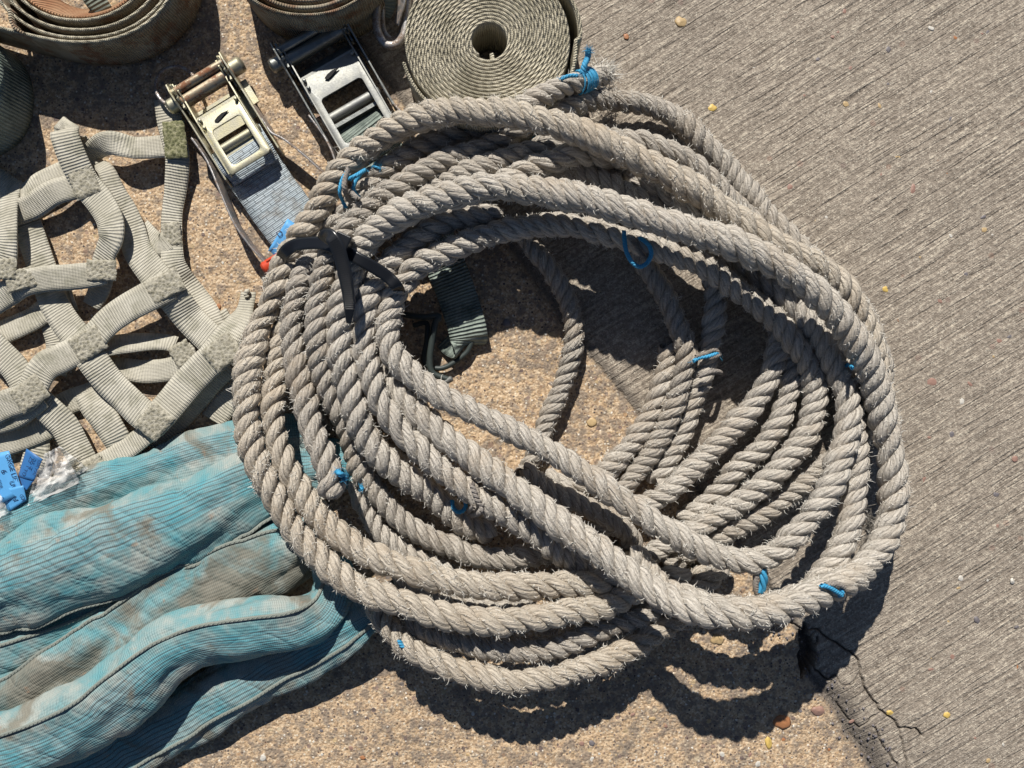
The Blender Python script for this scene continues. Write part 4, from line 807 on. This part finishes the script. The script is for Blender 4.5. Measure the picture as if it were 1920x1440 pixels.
# ------------------------------------------------------------------ cargo net
net = thing('cargo_net', 'grey-green webbing cargo net bunched up left of the rope', 'net', tuple(P(220, 560, 0)))
NS = [
 ([46, 46, 40, 36, 40, 40, 36, 34], [(313, 186, 18), (318, 225, 20), (328, 267, 26), (333, 300, 24), (330, 350, 16), (323, 400, 14), (322, 443, 16), (324, 487, 26), (335, 511, 24), (350, 531, 14), (370, 555, 12), (394, 589, 18), (416, 640, 24)], [0, 0, 8, 14, 6, 0, 24, 30, 12, 0]),
 ([42, 42, 40, 30], [(326, 272, 22), (300, 275, 26), (253, 277, 34), (207, 268, 40), (182, 278, 24), (172, 296, 12), (186, 316, 8)], [0, -8, -18, 20, 45, 30]),
 ([52, 50, 50, 50, 48, 44, 46, 34], [(150, 282, 10), (134, 262, 22), (124, 244, 42), (122, 256, 50), (138, 300, 44), (160, 343, 34), (187, 377, 38), (206, 412, 48), (208, 445, 50), (199, 472, 40), (192, 500, 28), (187, 540, 20), (172, 574, 14)], [0, 0, 0, 0, 0, 0, -12, -6, 0]),
 ([46, 44, 44, 42], [(160, 345, 26), (133, 352, 30), (100, 362, 36), (60, 388, 30), (20, 404, 20), (-30, 440, 14)], [0, 10, 14, 0]),
 ([38, 38, 36], [(150, 310, 14), (117, 322, 20), (77, 340, 22), (40, 360, 18), (-10, 330, 12), (-60, 300, 10)], [0, -16, -10]),
 ([26, 34, 46, 52, 55, 56, 56, 56], [(186, 308, 14), (200, 322, 22), (216, 360, 24), (233, 393, 22), (247, 430, 22), (258, 470, 26), (286, 511, 34), (309, 540, 42), (329, 563, 44), (356, 598, 30), (391, 633, 38), (418, 660, 46)], [30, 20, 0, 0, 0, 0, -6, 0]),
 ([54, 52, 52, 52, 52, 50], [(318, 535, 48), (280, 555, 52), (233, 581, 50), (200, 606, 44), (163, 645, 40), (117, 671, 42), (82, 690, 46), (52, 741, 44), (10, 760, 38), (-50, 790, 30)], [0, -6, -10, 0, 0, 8, 0]),
 ([44, 46, 46, 44], [(196, 510, 38), (175, 515, 40), (131, 520, 42), (87, 523, 42), (44, 532, 38), (12, 552, 30), (-50, 590, 20)], [0, 4, 8, 10, 0]),
 ([40, 42, 44], [(22, 340, 10), (16, 380, 26), (14, 430, 40), (12, 470, 40), (8, 505, 30)], [0, -14, -14, 0]),
 ([48, 52, 52, 54, 54, 54, 56], [(38, 380, 8), (50, 415, 12), (64, 458, 14), (78, 500, 16), (98, 560, 20), (122, 604, 26), (146, 635, 32), (175, 677, 40), (204, 715, 36), (233, 744, 38), (264, 774, 44), (290, 792, 46)], [0, 0, 0, 0, 6, -6, 0]),
 ([56, 56, 56, 54], [(420, 655, 52), (400, 672, 50), (379, 691, 46), (350, 721, 44), (321, 756, 46), (290, 790, 50), (270, 806, 40)], [0, 0, -4, 0]),
 ([54, 52, 44, 30, 26], [(412, 655, 50), (430, 628, 46), (448, 602, 36), (458, 584, 26), (464, 562, 18), (466, 548, 14)], [0, 6, 10, 0]),
 ([30, 40, 40, 34, 30], [(175, 655, 20), (192, 651, 26), (227, 645, 26), (262, 642, 22), (306, 641, 18), (330, 646, 16)], [20, 26, 30, 20]),
 ([44, 44, 42, 40], [(340, 648, 22), (345, 672, 26), (330, 690, 22), (277, 697, 14), (233, 692, 10), (200, 690, 8)], [0, 0, -10, -14]),
 ([24, 30, 30, 26], [(440, 690, 30), (425, 700, 30), (394, 729, 22), (364, 764, 14), (330, 800, 12), (280, 835, 10)], [20, 25, 25, 15]),
 ([48, 48, 48], [(-50, 610, 30), (0, 662, 32), (29, 692, 34), (52, 735, 38)], [0, 8, 0]),
 ([50, 52, 50, 48], [(60, 740, 30), (96, 773, 30), (122, 800, 26), (138, 830, 24), (152, 855, 22), (166, 880, 18)], [0, 0, 6, 0]),
 ([50, 54, 54, 50], [(165, 735, 14), (178, 760, 22), (198, 788, 26), (216, 818, 26), (228, 838, 18)], [10, 0, -8, 0]),
 ([36, 42, 40, 40], [(290, 795, 36), (272, 815, 34), (250, 832, 30), (215, 856, 26), (180, 874, 24), (150, 890, 20)], [-8, -14, -10, 0]),
 ([44, 46, 46], [(-40, 650, 8), (10, 622, 10), (58, 600, 12), (96, 575, 12), (140, 560, 10)], [0, 14, 0]),
 ([42, 44, 42], [(78, 745, 38), (52, 765, 34), (20, 785, 28), (-40, 800, 22)], [0, 6, 0]),
 ([50, 50], [(100, 600, 8), (112, 650, 10), (100, 700, 10)], [0, 0]),
 ([48, 48], [(-30, 840, 8), (30, 825, 10), (90, 800, 12), (130, 770, 12)], [0, 0]),
 ([46, 46], [(40, 790, 6), (70, 830, 8), (60, 880, 8)], [0, 0]),
 ([46, 46], [(210, 720, 6), (170, 740, 8), (120, 760, 8), (90, 790, 8)], [0, 0]),
 ([40, 44, 44], [(316, 452, 22), (300, 460, 24), (284, 452, 18), (262, 430, 10)], [0, 0]),
 ([46, 48], [(404, 590, 8), (440, 650, 8), (450, 710, 8), (400, 790, 8)], [0, 0]),
]
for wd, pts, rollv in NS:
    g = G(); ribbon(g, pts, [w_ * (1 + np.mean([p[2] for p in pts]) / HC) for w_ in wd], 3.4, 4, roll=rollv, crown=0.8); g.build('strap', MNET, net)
def patch(x, y, h, ang, a, b, mat=MST, tz=3.0):
    n = 16; T = local(x, y, h, ang); A = []
    for i in range(n):
        for j in range(n):
            u = (i / (n - 1) - .5) * a; v = (j / (n - 1) - .5) * b; e = min(i, j, n - 1 - i, n - 1 - j)
            A.append((u + rng.normal(0, .6), v + rng.normal(0, .6), h + (tz if e > 0 else 0) + rng.normal(0, .5) * (e > 0) + (1.1 * ((i // 2 + j // 2) % 2) if e > 1 else 0)))
    V = T(np.array(A)); return mesh('stitched_joint', V, gridfaces(n, n, False), mat, net)
for a in [(157, 340, 38, 68, 60, 48), (309, 537, 53, -28, 68, 46), (417, 660, 55, -38, 62, 52), (190, 507, 43, 0, 56, 40), (165, 645, 45, -32, 60, 50), (55, 738, 49, -35, 62, 50), (289, 791, 54, -50, 58, 52), (322, 440, 21, 80, 46, 34), (8, 505, 44, 0, 46, 40), (342, 664, 30, 60, 44, 40), (175, 876, 30, -30, 44, 34), (40, 524, 41, -15, 60, 40)]:
    patch(*a)
o = patch(328, 262, 33, 85, 70, 42, MSTG); o['label'] = 'mossy green stitched joint below the ring'
g = G(); th = np.linspace(0, 6.283, 40); g.tube([(330 + 38 * math.cos(t), 162 + 37 * math.sin(t), 30 + 8 * math.sin(t)) for t in th], 3.4, 10, caps=False, step=2); g.build('ring', MGREYM, net)
g = G(); g.tube([(463, 556, 22), (461, 548, 24), (466, 546, 24)], 5, 8); g.build('loop_tip', MNET, net)

# ------------------------------------------------------------------ teal round sling
slg = thing('round_sling', 'faded teal blue round sling heaped in long folds at the bottom left', 'lifting sling', tuple(P(260, 1120, 0)))
def fold(name, pts, seed, seam=None, wr=5.0, mat=MSLING, nm=44, band=.5):
    """pts: (x,y,h_centre,halfwidth,halfheight)"""
    A = np.array(pts, float); W3 = PA(A[:, :3]); B = np.hstack((W3, A[:, 3:] * S)); C = catmull(B, 5 * S); Q = C[:, :3]; a = C[:, 3]; b = C[:, 4]
    T = tangents(Q); T[:, 2] *= .3; T = unit(T); up = np.array((0, 0, 1.)); sdv = unit(np.cross(T, up)); n = len(Q); th = np.arange(nm) * 2 * math.pi / nm; s = np.arange(n) * 5.
    V = np.zeros((n, nm, 3))
    for i in range(n):
        for j in range(nm):
            t = th[j]; c, s_ = math.sin(t), -math.cos(t)      # t=pi -> top
            w1 = noise.noise(Vector((s[i] / 125 + seed * 7, c * 1.3 + s[i] / 260, s_ * 1.3 + seed)))
            w2 = noise.noise(Vector((s[i] / 38 + c * 1.2 + seed, c * 2.6 - s[i] / 90, s_ * 2.6 + seed * 3)))
            w3 = noise.noise(Vector((s[i] / 150 + seed * 2, c * 5.2 + s[i] / 200, seed)))
            rr = 1 + (w1 * 2.4 * wr + w2 * .25 * wr + w3 * .2 * wr) * S / ((a[i] + b[i]) / 2)
            cr = abs(noise.noise(Vector((s[i] / 210 + c * 1.4 + seed * 5, s[i] / 330 - c * .9, seed)))); cr2 = abs(noise.noise(Vector((s[i] / 55 - c * 1.1 + seed * 3, s[i] / 210 + c * .8, seed + 4))))
            rr -= (max(0, 1 - cr / .09) * .75 * wr + max(0, 1 - cr2 / .12) * .22 * wr) * S / ((a[i] + b[i]) / 2)
            if seam is not None:
                for sj in np.atleast_1d(seam):
                    dt = (t - math.radians(sj) + math.pi) % (2 * math.pi) - math.pi; rr += .20 * math.exp(-abs(dt) / .20)
            V[i, j] = Q[i] + sdv[i] * (a[i] * c * rr) + up * (b[i] * s_ * rr)
    V[:, :, 2] = np.maximum(V[:, :, 2], .6 * S * (1 + .5 * np.sin(th))[None, :] * .5)
    us = s; F = gridfaces(n, nm, True); U = griduv(us, n, nm, True) - np.array((0, band - .5))
    V2 = np.vstack((V.reshape(-1, 3), V[0].mean(0)[None], V[-1].mean(0)[None])); nv = n * nm
    Fl = [tuple(f) for f in F.tolist()] + [(j + 1 if j + 1 < nm else 0, j, nv) for j in range(nm)] + [((n - 1) * nm + j, (n - 1) * nm + (j + 1) % nm, nv + 1) for j in range(nm)]
    U2 = np.vstack((U, np.zeros((nm * 6, 2)))); ob = mesh(name, V2, Fl, mat, slg, U2)
    if seam is not None:
        for sj in np.atleast_1d(seam):
            fj = (sj % 360) / 360 * nm; j0 = int(fj); f = fj - j0
            Ln = V[:, j0 % nm] * (1 - f) + V[:, (j0 + 1) % nm] * f
            Nn = unit(Ln - Q); Ln = Ln + Nn * 1.3 * S; Ln = catmull(resample(Ln, 6 * S), 2 * S); sd2 = unit(np.cross(tangents(Ln), (0, 0, 1.)))
            g = G(); g.add(*sweep(Ln, sd2, 6, 2.6, 4)); 
            for i in range(2, len(Ln) - 3, 4): g.tube([Ln[i] + sd2[i] * 2.0 * S + Nn[0] * 0 + np.array((0, 0, 1.6)) * S, Ln[i + 2] - sd2[i] * .5 * S + np.array((0, 0, 1.6)) * S], .8, 4, smooth=False, raw=True)
            g.build('seam', MSEAM, ob)
    return ob
fold('sling_fold', [(-90, 1010, 26, 44, 26), (0, 982, 28, 44, 28), (100, 942, 30, 40, 28), (190, 915, 28, 42, 26), (290, 884, 26, 46, 26), (380, 856, 26, 48, 26), (460, 836, 24, 46, 22), (540, 820, 20, 40, 18), (590, 812, 16, 30, 14)], 1.3, [118], band=.52)
fold('sling_fold', [(-90, 1135, 54, 70, 38), (0, 1100, 56, 72, 40), (90, 1064, 60, 84, 44), (200, 1024, 62, 84, 46), (300, 988, 60, 76, 42), (380, 950, 54, 70, 36), (460, 912, 46, 62, 28), (540, 884, 24, 56, 22), (620, 874, 18, 46, 16), (680, 870, 14, 30, 12)], 2.7, [100], wr=6, band=.5)
fold('sling_fold', [(-90, 1250, 20, 62, 22), (0, 1226, 24, 60, 26), (90, 1196, 26, 56, 28), (180, 1160, 26, 54, 28), (260, 1120, 24, 52, 26), (340, 1080, 22, 50, 24), (430, 1040, 22, 48, 22), (520, 1010, 20, 44, 20), (590, 985, 16, 40, 16)], 4.1, [195], band=.9)
fold('sling_fold', [(-90, 1370, 26, 60, 28), (0, 1318, 30, 62, 32), (80, 1278, 34, 60, 36), (170, 1222, 36, 62, 38), (260, 1168, 38, 66, 40), (350, 1118, 38, 70, 38), (440, 1078, 34, 70, 34), (520, 1044, 30, 66, 28), (590, 1020, 20, 50, 20)], 5.9, [222], wr=7, band=.95, mat=MSLB)
fold('sling_fold', [(-90, 1430, 66, 60, 36), (0, 1402, 72, 64, 40), (100, 1368, 76, 66, 42), (180, 1330, 78, 62, 42), (250, 1276, 78, 60, 42), (320, 1216, 78, 56, 42), (400, 1186, 76, 52, 40), (480, 1176, 82, 52, 38), (560, 1166, 78, 50, 34), (610, 1140, 62, 46, 28), (628, 1096, 52, 40, 22), (620, 1050, 42, 30, 14)], 7.2, [205], wr=5, band=.40)
fold('sling_fold', [(-60, 1530, 12.4, 66, 12.4), (60, 1486, 13.64, 66, 13.64), (180, 1430, 14.88, 66, 14.88), (290, 1372, 18.6, 66, 17.36), (400, 1306, 26.04, 60, 18.6), (500, 1252, 33.48, 56, 18.6), (590, 1206, 40.92, 52, 17.36), (670, 1166, 58, 40, 13.64), (712, 1140, 58, 24, 7.44)], 8.8, [150], band=.42)
# stray twig on the sling
g = G(); g.tube([(92, 1074, 92), (104, 1080, 94), (118, 1082, 93), (131, 1090, 90)], [1.6, 1.2, 1.3, .8], 6); g.tube([(104, 1080, 94), (110, 1087, 95)], .7, 5)
tag(g.build('twig', plain('dry_twig', (.12, .08, .05))), 'thin dark dry twig lying on the upper fold of the teal sling', 'twig')

# ------------------------------------------------------------------ labels and plastic sleeve
def sheet(pts, n, bend, wr=0.0, seed=0.):
    a, b, c, d = [np.array(p, float) for p in pts]; out = []
    for i in range(n):
        for j in range(n):
            u, v = i / (n - 1), j / (n - 1); p = (1 - u) * (1 - v) * a + u * (1 - v) * b + u * v * c + (1 - u) * v * d
            z = p[2] + bend * math.sin(math.pi * u) + wr * noise.noise(Vector((u * 4 + seed, v * 4, seed))) * 2 + wr * .8 * noise.noise(Vector((u * 11 + seed, v * 9, seed)))
            out.append((p[0] + wr * .3 * noise.noise(Vector((u * 5, v * 5, seed + 9))), p[1] + wr * .3 * noise.noise(Vector((u * 5, v * 5, seed + 5))), z))
    return PA(out), gridfaces(n, n, False)[:, ::-1]
tg = thing('blue_tag', 'bright blue label with ORGE LIFT lettering at the left edge beside the sling', 'label', tuple(P(12, 895, 0)), 'blue sling labels')
V, F = sheet([(-36, 856, 52), (17, 845, 54), (44, 925, 60), (-6, 948, 56)], 10, 2); o = mesh('tag_face', V, F, MBLUE, tg); o.modifiers.new('t', 'SOLIDIFY').thickness = .6 * S
V, F = sheet([(4, 918, 54), (44, 910, 62), (50, 938, 60), (14, 962, 52)], 8, 3); o = mesh('tag_face', V, F, MBLUE, tg); o.modifiers.new('t', 'SOLIDIFY').thickness = .6 * S
textmesh('ORGE LIFT', 12.5, textT(9, 853, 59, 72), MINK, tg); textmesh('6', 15, textT(1, 882, 60, 72), MINK, tg); textmesh('UV', 13, textT(17, 903, 61, 72), MINK, tg); textmesh('FOR', 9, textT(-6, 900, 60, 72), MINK, tg)
textmesh('V', 15, textT(21, 935, 62, 60), MINK, tg); textmesh('OR', 10, textT(36, 928, 64, 70), MINK, tg)
t2 = thing('blue_tag', 'curled dark blue label reading 25 T next to the clear plastic sleeve', 'label', tuple(P(60, 880, 0)), 'blue sling labels')
V, F = sheet([(50, 841, 52), (80, 861, 58), (64, 902, 60), (34, 894, 50)], 10, 5); o = mesh('tag_face', V, F, MBLUED, t2); o.modifiers.new('t', 'SOLIDIFY').thickness = .6 * S
V, F = sheet([(34, 893, 50), (64, 901, 60), (50, 920, 58), (40, 915, 50)], 8, 3); o = mesh('tag_face', V, F, MBLUED, t2); o.modifiers.new('t', 'SOLIDIFY').thickness = .6 * S
textmesh('25 T', 13, textT(57, 855, 64, 112), MINK, t2); textmesh('UA PAI', 10, textT(72, 862, 66, 112), MINK, t2); textmesh('TO', 10, textT(46, 878, 60, 112), MINK, t2)
pls = thing('plastic_sleeve', 'crumpled torn clear plastic sleeve between the dark blue label and net', 'plastic sleeve', tuple(P(115, 885, 0)))
V, F = sheet([(82, 852, 58), (112, 836, 66), (166, 878, 60), (60, 946, 56)], 26, 8, 11, 3.1); mesh('sleeve', V, F, MPLA, pls)
V, F = sheet([(70, 880, 60), (128, 862, 70), (150, 905, 66), (50, 950, 60)], 24, 6, 9, 6.4); mesh('sleeve', V, F, MPLA, pls)
V, F = sheet([(-40, 930, 50), (-2, 922, 60), (16, 960, 64), (-20, 985, 60)], 16, 5, 7, 8.4); mesh('sleeve', V, F, MPLA, pls)
g = G()
for i in range(26):
    x, y = 128 + rng.normal(0, 10), 885 + rng.normal(0, 7); g.tube([(x - 14, y + 5, 58), (x, y + rng.normal(0, 3), 60), (x + 15, y - 7, 58)], 1.0, 4, step=5)
g.build('thread_bundle', MROLL, pls)

# ------------------------------------------------------------------ pebbles and chips set in the concrete
def pebble(name, x, y, r, mat, label, flat=.35, squash=1.0, ang=0., group=None):
    n, m_ = 9, 14; V = []; sdn = rng.uniform(0, 50)
    for i in range(n):
        ph = math.pi * i / (n - 1)
        for j in range(m_):
            t = 2 * math.pi * j / m_; dx, dy, dz = math.sin(ph) * math.cos(t), math.sin(ph) * math.sin(t), math.cos(ph)
            k = r * (1 + .38 * noise.noise(Vector((dx * 1.3 + sdn, dy * 1.3, dz * 1.3 + sdn)))); a = math.radians(ang)
            ux, uy = dx * k, dy * k * squash; V.append((x + ux * math.cos(a) - uy * math.sin(a), y + ux * math.sin(a) + uy * math.cos(a), max(-2.5, dz * k * flat - 1)))
    return tag(mesh(name, PA(V), gridfaces(n, m_, True)[:, ::-1], mat), label, 'pebble', group)
pebble('pebble', 1466, 1354, 17, MPEB[1], 'largest orange pebble set in the tan concrete, under the lowest shadow', .3, .75, 10)
pebble('pebble', 1533, 1333, 13, MPEB[5], 'smooth reddish brown oval pebble right of the orange pebble', .35, .75)
pebble('pebble', 1668, 1336, 7.5, MPEB[3], 'yellow pebble beside the long crack', .4, .7)
pebble('pebble', 1775, 1341, 7, MPEB[3], 'small yellow pebble on the brushed slab right of the crack', .4, .9, 30)
pebble('pebble', 1441, 1392, 12, MPEB[3], 'long yellow stone chip near the bottom of the tan concrete', .3, .5, 75)
pebble('pebble', 1335, 202, 10, MPEB[3], 'yellow stone chip on the slab above the loose outer turn', .3, .75, -10)
pebble('pebble', 1276, 41, 12, MPEB[0], 'ochre stone chip near the top edge right of the khaki roll', .3, .8, 30)
pebble('pebble', 1898, 1090, 6, MPEB[2], 'white pebble close to the right edge of the photo', .5, .7, 80)
pebble('pebble', 1831, 1162, 8, MPEB[4], 'dark grey pebble low on the brushed slab', .3, .6, 60)
pebble('pebble', 1660, 542, 7, MPEB[3], 'amber pebble right of the outer turns', .3, .8, 60)
pebble('pebble', 1712, 355, 10, MPEB[5], 'pinkish brown flat stone flush in the upper right slab', .2, .55, 100)
pebble('pebble', 1745, 717, 14, MPEB[5], 'pale pink flat stone flush in the slab right of the coil', .12, .6, 10)
pebble('pebble', 1070, 868, 7, MPEB[4], 'dark pebble on the tan patch inside the coil', .3, .8)
pebble('pebble', 1110, 792, 9, MPEB[0], 'round ochre pebble on the tan patch inside the coil', .25, .9)
pebble('pebble', 950, 606, 9, MPEB[4], 'grey angular chip in the shade inside the coil', .4, .8, 40)
pebble('pebble', 1345, 1200, 12, MPEB[0], 'tan pebble in the lit gap under the lowest rope loop', .3, .8)
CH = 'small stone chip pressed into the concrete'
spots = [(rng.uniform(1480, 1910), rng.uniform(10, 420)) for _ in range(22)] + [(rng.uniform(1720, 1910), rng.uniform(420, 1430)) for _ in range(34)] + [(rng.uniform(600, 1600), rng.uniform(1340, 1435)) for _ in range(26)] + [(1740, 60), (1603, 133), (1850, 210), (1790, 300), (1650, 330), (1840, 420), (1720, 480), (1780, 585), (1870, 640), (1700, 600), (1810, 760), (1880, 800), (1740, 900), (1850, 930), (1790, 1000), (1700, 1130), (1760, 1230), (1850, 1300), (1890, 1400), (1560, 60), (1470, 30), (1410, 110), (1500, 190), (1180, 60), (420, 500), (425, 575), (372, 535), (300, 110), (520, 260), (1230, 1330), (1100, 1400), (900, 1400), (780, 1360), (650, 1400), (500, 1420), (1350, 1420), (1560, 1400), (1020, 1350), (1180, 1270), (1880, 520), (1780, 150), (1660, 210), (1860, 90), (1500, 330), (1560, 420)]
for i, (x, y) in enumerate(spots):
    pebble('stone_chip', x + rng.normal(0, 8), y + rng.normal(0, 8), rng.uniform(2.5, 6.5), MPEB[int(rng.choice([0, 1, 2, 2, 4, 5, 5]))], CH, .22, rng.uniform(.5, 1), rng.uniform(0, 180), 'small stone chips pressed into the concrete')
for o in COL.objects:
    if o.name.startswith('stone_chip'): o['category'] = 'stone chip'
g = G()
for i in range(700):
    x, y = rng.uniform(1380, 1800), rng.uniform(1150, 1460); dd = abs((x - 1560) - (y - 1300) * .74)
    if dd > 26 + rng.exponential(14): continue
    r = rng.uniform(.8, 2.6); t = rng.uniform(0, 6.28); g.tube([(x, y, -.5), (x + r * math.cos(t), y + r * math.sin(t), 0.3 + r * .4)], r, 5, smooth=False)
tag(g.build('grit', MPEB[4], smooth=False), kind='stuff')
